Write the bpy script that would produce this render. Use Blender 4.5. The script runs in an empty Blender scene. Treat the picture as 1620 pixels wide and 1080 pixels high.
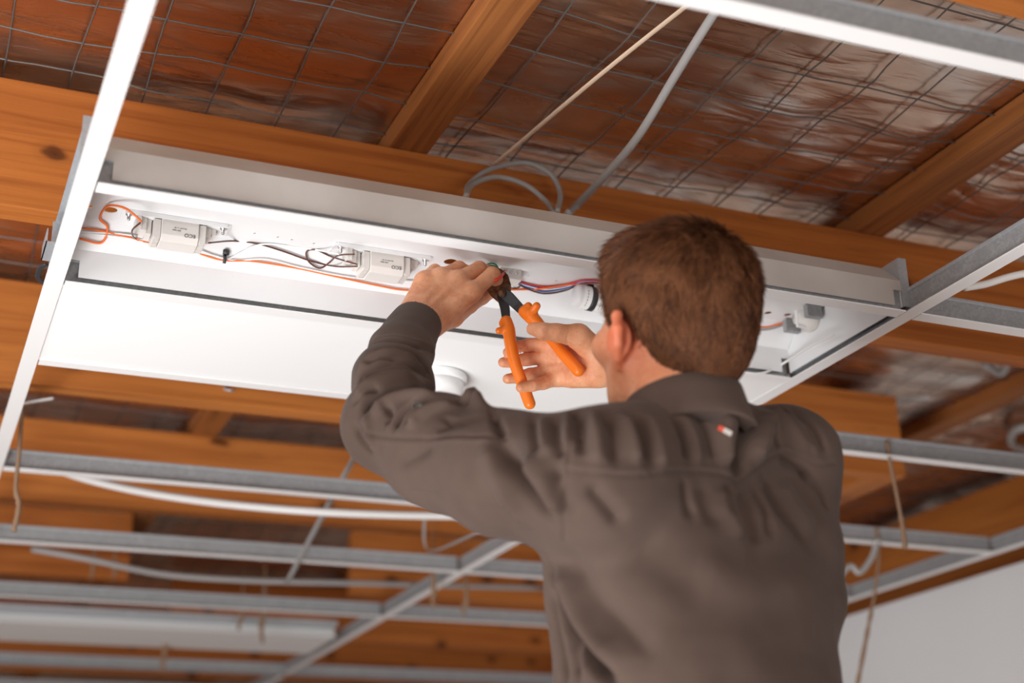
import bpy, bmesh, math, random
import numpy as np
from mathutils import Vector, Matrix, Euler
random.seed(7); rng = np.random.default_rng(7)
R_ = math.radians
SC = bpy.context.scene; COL = SC.collection
# ------------------------------------------------------------------ camera, world, lights, exposure
FPX = 2286.8
cam = bpy.data.objects.new('camera', bpy.data.cameras.new('camera')); COL.objects.link(cam)
CAMM = Matrix.Rotation(R_(-23.444), 3, 'Z') @ Matrix.Rotation(R_(90 + 21.362), 3, 'X') @ Matrix.Rotation(R_(-1.4035), 3, 'Z')
cam.matrix_world = Matrix.Translation((0, 0, 1.6)) @ CAMM.to_4x4()
cam.data.sensor_width = 36; cam.data.lens = FPX * 36 / 1620
cam.data.clip_start = .05
cam.data.dof.use_dof = True; cam.data.dof.focus_distance = 1.98; cam.data.dof.aperture_fstop = 2.6
SC.camera = cam
w = bpy.data.worlds.new('world'); SC.world = w; w.use_nodes = True
w.node_tree.nodes['Background'].inputs[0].default_value = (.97, .98, 1.0, 1)
w.node_tree.nodes['Background'].inputs[1].default_value = .42

def area(name, loc, target, sx, sy, power, color):
    l = bpy.data.lights.new(name, 'AREA'); l.shape = 'RECTANGLE'; l.size = sx; l.size_y = sy
    l.energy = power; l.color = color
    o = bpy.data.objects.new(name, l); COL.objects.link(o); o.location = loc
    o.rotation_euler = (Vector(target) - Vector(loc)).to_track_quat('-Z', 'Y').to_euler()
    return o
area('window_light', (-2.8, -.2, 1.0), (.7, 1.9, 2.3), 1.8, 1.5, 50, (.97, .985, 1))
area('floor_bounce_fill', (-.75, 1.0, .12), (.35, 1.75, 2.4), 1.5, 1.5, 88, (.955, .98, 1))  # added unseen fill pointing up, stands in for light bounced off the floor
area('rear_window_light', (1.2, -3.2, .9), (.9, 1.5, 1.9), 2.6, 1.2, 26, (1, .97, .94))
SC.view_settings.view_transform = 'Standard'; SC.view_settings.look = 'None'
SC.view_settings.gamma = 1; SC.view_settings.use_curve_mapping = False
SC.view_settings.exposure = 0.55

# ------------------------------------------------------------------ measuring helpers (photo pixel -> metric point)
CN = np.array(CAMM); CO = np.array([0, 0, 1.6])
def ray(px, py): return CN @ np.array([(px - 810) / FPX, (540 - py) / FPX, -1.0])
def cp(px, py, d): return CO + ray(px, py) * d          # point at depth d
def onz(px, py, z): v = ray(px, py); return CO + v * (z - 1.6) / v[2]
def ony(px, py, y): v = ray(px, py); return CO + v * y / v[1]

# ------------------------------------------------------------------ materials
def mat(name, color, rough=.6, metal=0., spec=.5, sss=0., **kw):
    m = bpy.data.materials.new(name); m.use_nodes = True
    b = m.node_tree.nodes['Principled BSDF']
    b.inputs['Base Color'].default_value = (*color, 1); b.inputs['Roughness'].default_value = rough
    b.inputs['Metallic'].default_value = metal; b.inputs['Specular IOR Level'].default_value = spec
    if sss:
        b.inputs['Subsurface Weight'].default_value = sss
        b.inputs['Subsurface Radius'].default_value = (1, .3, .15); b.inputs['Subsurface Scale'].default_value = .012
    m['b'] = 1
    return m
def N(m, t, **kw):
    n = m.node_tree.nodes.new(t)
    for k, v in kw.items(): setattr(n, k, v)
    return n
def L(m, a, b): m.node_tree.links.new(a, b)
def ramp(m, fac, stops):
    r = N(m, 'ShaderNodeValToRGB'); e = r.color_ramp.elements
    while len(e) < len(stops): e.new(.5)
    for i, (p, c) in enumerate(stops): e[i].position = p; e[i].color = (*c, 1)
    L(m, fac, r.inputs[0]); return r.outputs[0]
def noise(m, scale, vec=None, detail=4, rough=.5, dist=0):
    n = N(m, 'ShaderNodeTexNoise'); n.inputs['Scale'].default_value = scale
    n.inputs['Detail'].default_value = detail; n.inputs['Roughness'].default_value = rough; n.inputs['Distortion'].default_value = dist
    if vec is not None: L(m, vec, n.inputs['Vector'])
    return n.outputs[0]
def mapped(m, scale=(1, 1, 1), loc=(0, 0, 0)):
    tc = N(m, 'ShaderNodeTexCoord'); mp = N(m, 'ShaderNodeMapping')
    mp.inputs['Scale'].default_value = scale; mp.inputs['Location'].default_value = loc
    L(m, tc.outputs['Object'], mp.inputs[0]); return mp.outputs[0]
def bump(m, h, strength=.3, dist=.01):
    b = N(m, 'ShaderNodeBump'); b.inputs['Strength'].default_value = strength; b.inputs['Distance'].default_value = dist
    L(m, h, b.inputs['Height']); L(m, b.outputs[0], m.node_tree.nodes['Principled BSDF'].inputs['Normal'])
def setcol(m, out): L(m, out, m.node_tree.nodes['Principled BSDF'].inputs['Base Color'])
def setrough(m, out): L(m, out, m.node_tree.nodes['Principled BSDF'].inputs['Roughness'])
def mixc(m, fac, a, b, mode='MIX'):
    x = N(m, 'ShaderNodeMix', data_type='RGBA', blend_type=mode)
    for sock, v in ((x.inputs[0], fac), (x.inputs[6], a), (x.inputs[7], b)):
        if isinstance(v, (int, float)): sock.default_value = v
        elif isinstance(v, tuple): sock.default_value = (*v, 1)
        else: L(m, v, sock)
    return x.outputs[2]

def wood(name, axis, light, dark, seed=0, knots=True):
    m = mat(name, light, .65, spec=.25)
    s = [60, 60, 60]; s[axis] = 1.6
    g = noise(m, 1.0, mapped(m, tuple(s), (seed, seed * 2, 0)), 6, .6, .6)
    s2 = [9, 9, 9]; s2[axis] = 1.1
    g2 = noise(m, 1.0, mapped(m, tuple(s2), (seed, 3, 0)), 3, .5, 1.2)
    c = ramp(m, g, [(.3, dark), (.52, light), (.8, tuple(min(1, v * 1.12) for v in light))])
    c = mixc(m, ramp(m, g2, [(.35, (0, 0, 0)), (.7, (.4, .4, .4))]), c, dark)
    if knots:
        sx_ = N(m, 'ShaderNodeSeparateXYZ'); L(m, mapped(m, (2.9, 2.9, 5.0), (seed * .7, seed, seed * .4)), sx_.inputs[0])
        cx_ = N(m, 'ShaderNodeCombineXYZ'); L(m, sx_.outputs[axis], cx_.inputs[0]); L(m, sx_.outputs[2], cx_.inputs[1])
        wv = N(m, 'ShaderNodeVectorMath', operation='ADD'); L(m, cx_.outputs[0], wv.inputs[0])
        nn = N(m, 'ShaderNodeTexNoise'); nn.inputs['Scale'].default_value = 5; L(m, cx_.outputs[0], nn.inputs['Vector'])
        sc_ = N(m, 'ShaderNodeVectorMath', operation='SCALE'); sc_.inputs['Scale'].default_value = .12; L(m, nn.outputs['Color'], sc_.inputs[0]); L(m, sc_.outputs[0], wv.inputs[1])
        v = N(m, 'ShaderNodeTexVoronoi', voronoi_dimensions='2D'); v.inputs['Scale'].default_value = 1.0
        L(m, wv.outputs[0], v.inputs['Vector'])
        kk = ramp(m, v.outputs['Distance'], [(0, (1, 1, 1)), (.045, (.85, .85, .85)), (.075, (.15, .15, .15)), (.13, (0, 0, 0))])
        c = mixc(m, kk, c, tuple(x * .3 for x in dark))
        cr = noise(m, 1, mapped(m, (2, 2, 45) if axis == 0 else (45, 2, 45), (seed, 0, 4)), 2, .5, 2.0)
        c = mixc(m, ramp(m, cr, [(.70, (0, 0, 0)), (.73, (.7, .7, .7)), (.76, (0, 0, 0))]), c, tuple(x * .35 for x in dark))
    setcol(m, c); bump(m, g, .25, .004)
    return m
WLIGHT, WDARK = (.46, .150, .030), (.27, .070, .012)
M = {}
M['joist'] = wood('joist_pine', 0, WLIGHT, WDARK, 1.3)
M['joist2'] = wood('joist_pine_b', 0, (.50, .175, .038), (.31, .088, .016), 5.1)
M['trimmer'] = wood('trimmer_pine', 1, (.46, .16, .032), (.29, .08, .015), 2.2)
M['batten'] = wood('batten_pine', 1, (.34, .125, .034), (.16, .05, .014), 3.7, False)
M['white'] = mat('white_paint', (.86, .85, .84), .45)
M['tile'] = mat('ceiling_tile_white', (.88, .88, .87), .8)
M['pan'] = mat('white_enamel', (.80, .80, .80), .32)
M['case'] = mat('dusty_enamel', (.50, .47, .44), .55)
n_ = noise(M['case'], 1, mapped(M['case'], (6, 6, 6)), 5)
setcol(M['case'], ramp(M['case'], n_, [(.35, (.43, .39, .355)), (.65, (.54, .51, .48))]))
def galv(name, c0, c1, rough=.42, metal=.75):
    m = mat(name, c0, rough, metal)
    v = N(m, 'ShaderNodeTexVoronoi'); v.inputs['Scale'].default_value = 260
    L(m, mapped(m), v.inputs['Vector'])
    n = noise(m, 30, mapped(m), 4)
    setcol(m, mixc(m, n, ramp(m, v.outputs['Color'], [(0, c0), (1, c1)]), c0)); return m
M['galv'] = galv('galvanised_steel', (.27, .275, .28), (.45, .46, .47), .5, .2)
M['galvl'] = galv('bright_galvanised', (.40, .42, .44), (.55, .57, .59), .45, .4)
M['dark'] = mat('dark_plastic', (.03, .03, .032), .5)
M['wallp'] = mat('wall_plaster', (.72, .72, .72), .85)
M['floor'] = wood('floor_timber', 1, (.30, .14, .06), (.19, .08, .035), 9, False)
M['grey_cable'] = mat('grey_cable', (.36, .35, .34), .5)
M['white_cable'] = mat('white_cable', (.85, .84, .82), .45)
M['cream'] = mat('cream_cord', (.62, .46, .33), .6)
M['wire_steel'] = mat('wire_steel', (.16, .15, .145), .5, .6)
M['orange_wire'] = mat('orange_wire', (.85, .17, .03), .4)
M['red_wire'] = mat('red_wire', (.75, .04, .02), .4)
M['brown_wire'] = mat('brown_wire', (.10, .03, .018), .4)
M['white_wire'] = mat('white_wire', (.85, .84, .83), .4)
M['blue_wire'] = mat('blue_wire', (.03, .09, .30), .4)
M['green_wire'] = mat('green_wire', (.03, .25, .12), .4)
M['ballast'] = mat('ballast_shell', (.70, .66, .62), .45)
M['ink'] = mat('print_ink', (.05, .045, .045), .6)
M['paper'] = mat('label_paper', (.86, .85, .83), .6)
M['string'] = mat('jute_string', (.25, .15, .09), .9)
M['orange_grip'] = mat('orange_rubber', (.95, .20, .012), .35)
M['steel'] = mat('dark_tool_steel', (.055, .055, .055), .45, .5)
M['rust'] = mat('rusty_steel', (.12, .05, .02), .65, .4)
n_ = noise(M['rust'], 160, mapped(M['rust']), 5)
setcol(M['rust'], ramp(M['rust'], n_, [(.3, (.04, .022, .014)), (.6, (.19, .075, .03)), (.75, (.32, .14, .06))]))
M['zinc'] = mat('zinc_screw', (.6, .6, .6), .25, .9)
# foil : crinkled reflective membrane
m = M['foil'] = mat('foil_insulation', (.80, .68, .58), .2, 1.0)
nz = noise(m, 1, mapped(m, (4, 22, 10)), 4, .5, .8)
nf = noise(m, 1, mapped(m, (120, 380, 100)), 3, .6)
ad = N(m, 'ShaderNodeMath', operation='MULTIPLY_ADD'); L(m, nf, ad.inputs[0]); ad.inputs[1].default_value = .05; L(m, nz, ad.inputs[2])
bump(m, ad.outputs[0], .55, .012)
np_ = noise(m, 1, mapped(m, (1.6, 2.5, 2), (3, 0, 0)), 4, .6, 1)
setcol(m, ramp(m, np_, [(.38, (.62, .40, .28)), (.56, (.66, .50, .40)), (.68, (.82, .78, .74))]))
setrough(m, ramp(m, nz, [(.3, (.22,) * 3), (.7, (.38,) * 3)]))
# cloth
m = M['shirt'] = mat('brown_cotton_twill', (.088, .064, .052), .88, spec=.2)
b = m.node_tree.nodes['Principled BSDF']; b.inputs['Sheen Weight'].default_value = .06; b.inputs['Sheen Roughness'].default_value = .5
nw = noise(m, 900, mapped(m), 2); nb = noise(m, 14, mapped(m), 4)
setcol(m, ramp(m, nb, [(.3, (.074, .048, .037)), (.7, (.098, .065, .051))])); bump(m, nw, .25, .0008)
m = M['skin'] = mat('skin', (.62, .30, .18), .5, spec=.4, sss=.25)
ns = noise(m, 40, mapped(m), 6, .7); nt = noise(m, 420, mapped(m), 3, .6)
c = ramp(m, ns, [(.3, (.64, .235, .11)), (.55, (.77, .36, .195)), (.75, (.83, .44, .27))])
fr = noise(m, 260, mapped(m, (1, 1, 1), (2, 1, 0)), 2)
c = mixc(m, ramp(m, fr, [(.66, (0, 0, 0)), (.75, (.5, .5, .5))]), c, (.36, .12, .05))
tcs = N(m, 'ShaderNodeTexCoord'); SKIN_EAR = N(m, 'ShaderNodeVectorMath', operation='DISTANCE'); L(m, tcs.outputs['Object'], SKIN_EAR.inputs[0])
c = mixc(m, ramp(m, SKIN_EAR.outputs['Value'], [(.018, (.75, .75, .75)), (.05, (.35, .35, .35)), (.11, (0, 0, 0))]), c, (.60, .13, .06))
setcol(m, c); bump(m, nt, .25, .001)
m = M['hair'] = mat('auburn_hair', (.16, .06, .025), .5, spec=.35)
nh = noise(m, 60, mapped(m), 4)
setcol(m, ramp(m, nh, [(.3, (.085, .030, .012)), (.6, (.17, .068, .027)), (.8, (.27, .12, .05))]))
gi = N(m, 'ShaderNodeNewGeometry')
setcol(m, mixc(m, .55, ramp(m, nh, [(.35, (.045, .014, .005)), (.65, (.19, .066, .024))]), ramp(m, gi.outputs['Random Per Island'], [(0, (.022, .007, .003)), (.6, (.13, .043, .015)), (1, (.40, .16, .06))])))
M['scalp'] = mat('hair_base', (.10, .038, .016), .8, spec=.1)
M['trouser'] = mat('dark_trousers', (.05, .045, .042), .85)
M['button'] = mat('brown_button', (.10, .08, .065), .35)
M['eyew'] = mat('eye_white', (.8, .78, .75), .15)

# ------------------------------------------------------------------ mesh helpers
def tagp(o, label=None, cat=None, group=None, kind=None):
    if label: o['label'] = label
    if cat: o['category'] = cat
    if group: o['group'] = group
    if kind: o['kind'] = kind
    return o
def empty(name, loc, label, cat, group=None):
    o = bpy.data.objects.new(name, None); o.empty_display_size = .05; COL.objects.link(o)
    o.location = loc; o.matrix_world = Matrix.Translation(loc)
    return tagp(o, label, cat, group)
class MB:
    def __init__(s): s.v = []; s.f = []
    def add(s, vs, fs):
        k = len(s.v); s.v += [tuple(map(float, p)) for p in vs]; s.f += [tuple(i + k for i in f) for f in fs]; return s
    def box(s, lo, hi, rot=None, piv=None):
        x0, y0, z0 = lo; x1, y1, z1 = hi
        vs = [(x, y, z) for z in (z0, z1) for y in (y0, y1) for x in (x0, x1)]
        if rot is not None:
            pv = Vector(piv if piv is not None else ((x0 + x1) / 2, (y0 + y1) / 2, (z0 + z1) / 2))
            vs = [tuple(pv + rot @ (Vector(p) - pv)) for p in vs]
        return s.add(vs, [(0, 2, 3, 1), (4, 5, 7, 6), (0, 1, 5, 4), (2, 6, 7, 3), (0, 4, 6, 2), (1, 3, 7, 5)])
    def tube(s, pts, r, n=8, cap=True, flat=1.0):
        P = [Vector(p) for p in pts]; m_ = len(P)
        rs = r if isinstance(r, (list, tuple, np.ndarray)) else [r] * m_
        t0 = (P[1] - P[0]).normalized(); up = Vector((0, 0, 1)) if abs(t0.z) < .9 else Vector((1, 0, 0))
        a = t0.cross(up).normalized(); vs = []
        for i in range(m_):
            t = (P[min(i + 1, m_ - 1)] - P[max(i - 1, 0)]).normalized()
            a = (a - t * a.dot(t)).normalized(); b_ = t.cross(a)
            for k in range(n):
                th = 2 * math.pi * k / n
                vs.append(P[i] + (a * math.cos(th) + b_ * math.sin(th) * flat) * rs[i])
        fs = [(i * n + k, i * n + (k + 1) % n, (i + 1) * n + (k + 1) % n, (i + 1) * n + k) for i in range(m_ - 1) for k in range(n)]
        if cap: fs += [tuple(range(n - 1, -1, -1)), tuple((m_ - 1) * n + k for k in range(n))]
        return s.add(vs, fs)
    def prism(s, poly, a, b_, axis=0):      # poly in the other two axes (cyclic order), extruded from a to b_
        n = len(poly); vs = []
        for c in (a, b_):
            for (u, v) in poly: p = [u, v]; p.insert(axis, c); vs.append(tuple(p))
        return s.add(vs, [tuple(range(n - 1, -1, -1)), tuple(n + i for i in range(n))] + [(i, (i + 1) % n, n + (i + 1) % n, n + i) for i in range(n)])
    def lathe(s, prof, c, n=48, ax=(0, 0, 1)):
        q = Vector((0, 0, 1)).rotation_difference(Vector(ax)); vs = []
        for (r, h) in prof:
            for k in range(n):
                th = 2 * math.pi * k / n
                vs.append(Vector(c) + q @ Vector((r * math.cos(th), r * math.sin(th), h)))
        m_ = len(prof)
        fs = [(i * n + k, i * n + (k + 1) % n, (i + 1) * n + (k + 1) % n, (i + 1) * n + k) for i in range(m_ - 1) for k in range(n)]
        fs += [tuple(range(n - 1, -1, -1)), tuple((m_ - 1) * n + k for k in range(n))]
        return s.add(vs, fs)
    def build(s, name, m, parent=None, smooth=False, bevel=0, loc=None):
        me = bpy.data.meshes.new(name); org = Vector((0, 0, 0))
        if parent is None:
            vv = np.array(s.v); c = (vv.min(0) + vv.max(0)) / 2; org = Vector((c[0], c[1], vv[:, 2].min()))
        elif parent is not None: org = parent.matrix_world.translation
        me.from_pydata([tuple(Vector(p) - org) for p in s.v], [], s.f)
        bm = bmesh.new(); bm.from_mesh(me); bmesh.ops.recalc_face_normals(bm, faces=bm.faces); bm.to_mesh(me); bm.free()
        o = bpy.data.objects.new(name, me); COL.objects.link(o)
        me.materials.append(m if not isinstance(m, str) else M[m])
        if parent is None: o.location = org; o.matrix_world = Matrix.Translation(org)
        else:
            o.parent = parent; o.matrix_world = Matrix.Translation(org)
        if smooth: me.shade_smooth()
        if bevel:
            bv = o.modifiers.new('bevel', 'BEVEL'); bv.width = bevel; bv.segments = 2; bv.limit_method = 'ANGLE'
        return o
def spline(pts, n=8):
    P = [np.array(p, float) for p in pts]; P = [2 * P[0] - P[1]] + P + [2 * P[-1] - P[-2]]; out = []
    for i in range(1, len(P) - 2):
        for k in range(n):
            t = k / n
            out.append(.5 * (2 * P[i] + (P[i + 1] - P[i - 1]) * t + (2 * P[i - 1] - 5 * P[i] + 4 * P[i + 1] - P[i + 2]) * t * t + (3 * P[i] - P[i - 1] - 3 * P[i + 1] + P[i + 2]) * t ** 3))
    out.append(P[-2]); return out

# ------------------------------------------------------------------ room shell
ZG = 2.39                                              # ceiling grid
XA, XB, XC = .142, 1.309, 2.495
Y1, Y2, Y2b, Y3, Y4, Y5, Y6, Y7, Y8, Y9 = .966, 1.562, 1.862, 2.173, 2.780, 3.370, 3.992, 4.53, 5.13, 5.73
tagp(MB().box((-5, -4, -.05), (4, 9.2, 0)).build('floor', 'floor'), kind='structure')
tagp(MB().box((2.62, .5, 0), (2.74, 9.1, ZG - .004)).build('wall_right', 'wallp'), kind='structure')
tagp(MB().box((-5, 9.0, 0), (4, 9.1, 2.9)).build('wall_back', mat('back_wall', (.30, .2, .14), .9)), kind='structure')
tagp(MB().box((3.3, .5, ZG), (3.4, 9.1, 2.9)).build('wall_side', mat('gable_boards', (.14, .07, .035), .9)), kind='structure')

# ------------------------------------------------------------------ suspended grid
TG = 'ceiling grid tees'
def tee(axis, c, a, b_, label, capmat='white', web='galv', zz=ZG, w_=.012, h=.034, tilt=0.0, name='ceiling_grid_tee'):
    mid = (a + b_) / 2
    loc = (mid, c, zz) if axis == 0 else (c, mid, zz)
    o = empty(name, loc, label, 'ceiling grid tee', TG)
    def bx(lo, hi):
        (u0, z0), (u1, z1) = lo, hi
        return MB().box((a, c + u0, zz + z0), (b_, c + u1, zz + z1)) if axis == 0 else MB().box((c + u0, a, zz + z0), (c + u1, b_, zz + z1))
    fl = bx((-w_, -.0006), (w_, .0012)).build('flange', capmat, o)
    wb = bx((-.0011, .0012), (.0011, h)); wb.build('web', web, o)
    bx((-.0032, h), (.0032, h + .006)).build('bead', M['galvl'] if web == 'galv' else web, o, bevel=.0012)
    if tilt: o.rotation_euler.z = tilt
    return o
tee(1, XA, -.2, 6.6, 'long white main tee crossing the left side of the picture')
tee(1, XB, .35, 6.6, 'long white main tee running down diagonally from the right edge')
tee(1, XC, .6, 8.6, 'white edge tee running just above the top of the white wall')
tee(0, Y1, XA + .014, 2.4, 'nearest white cross tee, across the top right corner of the picture', tilt=-.028)
tee(0, Y2, XA + .014, XB - .014, 'white cross tee under the near side of the open light fitting')
tee(0, Y2, XB + .014, XC - .014, 'white cross tee continuing right from the bracket end of the light fitting')
tee(0, Y2b, XA + .014, XB - .014, 'cross tee between the open light fitting and the glaring white tile')
tee(0, Y3, XA + .014, XB - .014, 'white cross tee along the far edge of the glaring white tile')
tee(0, Y3, XB + .014, XC - .014, 'cross tee to the right of the man at shoulder height')
tee(0, Y4, XA + .014, XB - .014, 'cross tee left of the man with a sagging white cable below it')
tee(0, Y4, XB + .014, XC - .014, 'cross tee right of the man, meeting the edge tee above the white wall')
tee(0, Y5, XA + .014, XB - .014, 'cross tee left of the man, next one beyond the sagging white cable')
tee(0, Y5, XB + .014, XC - .014, 'short blurred cross tee right of the diagonal tee, reaching the man\'s waist')
tee(0, Y6, XA + .014, XB - .014, 'blurred cross tee low on the left, directly above the broad white batten fitting')
tee(0, Y6, XB + .014, XC - .014, 'blurred cross tee right of the diagonal tee, behind the man\'s lower back')
tee(0, Y8, XA + .014, XC - .014, 'blurred grey cross tee along the bottom edge of the picture', capmat='galvl')
tee(0, Y9, XA + .014, XC - .014, 'farthest grey cross tee at the very bottom', capmat='galvl')
# broad white fitting lying in the far bay
o = empty('batten_light', (.9, 4.52, ZG), 'broad blurred white batten housing resting on the far grid at lower left', 'light fitting')
MB().prism([(4.36, ZG + .001), (4.68, ZG + .001), (4.66, ZG + .03), (4.38, ZG + .03)], -.25, 1.27).build('housing', mat('dull_white', (.80, .79, .77), .6), o)
MB().box((-.25, 4.34, ZG + .031), (1.27, 4.70, ZG + .05)).build('spine', 'galvl', o)

# ------------------------------------------------------------------ roof timbers
TJ = 'roof joists'
ZJ0, ZJ1 = 2.52, 2.72
def joist(y, x0, x1, label, m='joist', t=.047, z0=ZJ0, z1=ZJ1):
    return tagp(MB().box((x0, y, z0), (x1, y + t, z1)).build('roof_joist', m, bevel=.002), label, 'joist', TJ)
joist(1.0, .2, 3.2, 'joist whose orange edge just shows in the top right corner')
joist(1.917, -1.2, 3.3, 'large knotty orange joist right behind and above the light fitting')
joist(2.65, -1.2, 2.15, 'orange joist beyond the glaring white tile, second from the light fitting', 'joist2')
joist(3.48, -1.0, 1.6, 'orange joist with a knot behind the sagging white cable', 'joist2')
joist(4.3, -1.0, .62, 'short joist end seen between the blurred tees at left')
joist(4.3, 1.30, 2.0, 'short blurred joist piece seen left of the man below his elbow', 'joist2')
joist(5.15, .9, 3.0, 'blurred orange joist beyond the diagonal tee at bottom centre')
joist(6.1, -.6, 3.0, 'farthest blurred joist near the bottom edge')
tagp(MB().box((2.06, 2.70, ZJ0), (2.15, 4.2, ZJ1)).build('trimmer_joist', 'trimmer', bevel=.002), 'orange trimmer timber running away behind the man\'s right shoulder', 'joist')
tagp(MB().box((2.92, 2.0, 2.42), (2.99, 7.0, 2.72)).build('wall_plate', 'trimmer', bevel=.002), 'dark orange plank running away at the right edge above the white wall', 'joist')
TB = 'roof battens'
for x, lab in ((-.25, 'roof batten outside the left edge of the foil'), (.628, 'roof batten crossing the foil at top centre'),
               (1.51, 'roof batten crossing the foil at upper right'), (2.39, 'roof batten far right behind the white cross tee')):
    if x < 0: continue
    tagp(MB().box((x, .3, ZJ1 + .001), (x + .066, 8.6, ZJ1 + .036)).build('roof_batten', 'batten', bevel=.002), lab, 'batten', TB)

# ------------------------------------------------------------------ foil and its wire netting
def vnoise(x, y, seed=0):
    r = np.random.default_rng(seed); t = r.random((64, 64))
    xi = np.floor(x).astype(int); yi = np.floor(y).astype(int); fx = x - xi; fy = y - yi
    fx = fx * fx * (3 - 2 * fx); fy = fy * fy * (3 - 2 * fy)
    g = lambda a, b_: t[a % 64, b_ % 64]
    return (g(xi, yi) * (1 - fx) + g(xi + 1, yi) * fx) * (1 - fy) + (g(xi, yi + 1) * (1 - fx) + g(xi + 1, yi + 1) * fx) * fy
def foil_h(x, y):
    h = .010 * (vnoise(x * 3, y * 4, 1) - .5) + .010 * (vnoise(x * 7 + 3, y * 13, 2) - .5) + .005 * (vnoise(x * 16, y * 34, 3) - .5)
    h = h + .0025 * (vnoise(x * 40, y * 60, 5) - .5)
    c = np.abs(((x - .661 + .44) % .88) - .44)              # distance to a batten line
    fx = np.clip((c - .033) / .08, 0, 1)
    yy = np.abs(((y - 1.94 + .38) % .76) - .38)
    h = h * fx - .010 * fx * np.clip((yy - .05) / .3, 0, 1) * (.4 + vnoise(x * 1.7, y * 2.1, 8))
    return 2.7575 + np.where(h > .012, .012, h)
X0, X1, YA, YB = -2.0, 3.3, .2, 9.0
ys = np.concatenate([np.arange(.2, 3.2, .008), np.arange(3.2, 9.0, .03)]); xs = np.arange(X0, X1 + .001, .014)
gx, gy = np.meshgrid(xs, ys, indexing='ij'); gz = foil_h(gx, gy)
nx, ny = gx.shape
me = bpy.data.meshes.new('foil'); idx = np.arange(nx * ny).reshape(nx, ny)
q = np.stack([idx[:-1, :-1], idx[1:, :-1], idx[1:, 1:], idx[:-1, 1:]], -1).reshape(-1, 4)
def np_mesh(name, V, F, m, parent=None, smooth=True):
    V = np.asarray(V, np.float32); F = np.asarray(F, np.int32)
    org = np.array(parent.matrix_world.translation) if parent is not None else np.array([(V[:, 0].min() + V[:, 0].max()) / 2, (V[:, 1].min() + V[:, 1].max()) / 2, V[:, 2].min()])
    me = bpy.data.meshes.new(name); me.vertices.add(len(V)); me.vertices.foreach_set('co', (V - org).astype(np.float32).ravel())
    k = F.shape[1]; me.loops.add(F.size); me.loops.foreach_set('vertex_index', F.ravel())
    me.polygons.add(len(F)); me.polygons.foreach_set('loop_start', np.arange(0, F.size, k, dtype=np.int32))
    me.update(calc_edges=True); me.validate()
    me.materials.append(M[m] if isinstance(m, str) else m)
    o = bpy.data.objects.new(name, me); COL.objects.link(o)
    if parent is not None: o.parent = parent
    else: o.location = org
    o.matrix_world = Matrix.Translation(org)
    if smooth: me.shade_smooth()
    return o
fo = np_mesh('foil_blanket', np.stack([gx, gy, gz], -1).reshape(-1, 3), q, 'foil')
sd_ = fo.modifiers.new('thickness', 'SOLIDIFY'); sd_.thickness = .003; sd_.offset = 1
tagp(fo, 'crinkled reflective foil insulation blanket stretched over the roof battens', 'insulation foil')
nb_ = MB()
for x in np.arange(-1.95, 3.25, .1):
    yy = np.arange(.3, 5.5, .03); wob = .004 * np.sin(yy * 5 + x * 9) + .003 * np.sin(yy * 13 + x * 31)
    nb_.tube([(x + a, y, min(float(foil_h(np.array(x + a), np.array(y))), 2.757 + .0) - .004 - .006 * (vnoise(np.array(x * 5), np.array(y * 4), 9))) for y, a in zip(yy, wob)], .0014, 5, False)
for y in np.arange(.33, 5.5, .1):
    xx = np.arange(-1.95, 3.25, .03); wob = .005 * np.sin(xx * 4 + y * 9) + .003 * np.sin(xx * 11 + y * 31)
    nb_.tube([(x, y + a, float(foil_h(np.array(x), np.array(y + a))) - .004 - .006 * float(vnoise(np.array(x * 4), np.array(y * 5), 10))) for x, a in zip(xx, wob)], .0014, 5, False)
tagp(nb_.build('safety_netting', 'wire_steel'), 'square wire safety netting holding up the foil blanket', 'wire netting')

# ------------------------------------------------------------------ glaring white tile and detector
tagp(MB().box((XA + .004, Y2b + .004, ZG + .0018), (XB - .004, Y3 - .004, ZG + .014)).build('ceiling_tile', 'tile'),
     'white ceiling tile beside the open light fitting, glaring bright', 'ceiling tile')
c = onz(687, 596, ZG)
o = empty('smoke_detector', (c[0], c[1], ZG - .03), 'round white smoke detector under the white tile beside the sleeve', 'smoke detector')
MB().lathe([(.050, ZG + .0012), (.052, ZG - .002), (.052, ZG - .010), (.048, ZG - .012)], (c[0], c[1], 0), 64).build('base', 'tile', o, True)
MB().lathe([(.047, ZG - .012), (.046, ZG - .026), (.042, ZG - .033), (.03, ZG - .035)], (c[0], c[1], 0), 64).build('cover', 'white', o, True)

# ------------------------------------------------------------------ the open light fitting
def cutout(o, cutters):
    bpy.context.view_layer.update()
    for (cc, r, ax) in cutters:
        cm = MB().lathe([(r, -.03), (r, .03)], cc, 20, ax).build('cut', 'dark')
        b_ = o.modifiers.new('c', 'BOOLEAN'); b_.operation = 'DIFFERENCE'; b_.solver = 'EXACT'; b_.object = cm
        dg = bpy.context.evaluated_depsgraph_get(); me2 = bpy.data.meshes.new_from_object(o.evaluated_get(dg))
        o.modifiers.remove(b_); o.data = me2; bpy.data.objects.remove(cm)
fx = empty('light_fitting', (.73, 1.71, ZG), 'long recessed fluorescent light fitting hanging open above the man\'s hands', 'light fitting')
xa, xb = XA + .004, XB - .012
ya, yb = Y2 - .0065, Y2b - .0075
zb, zv, zt = ZG + .0095, ZG + .05, ZG + .085
ch = .035; t = .0012
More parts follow.
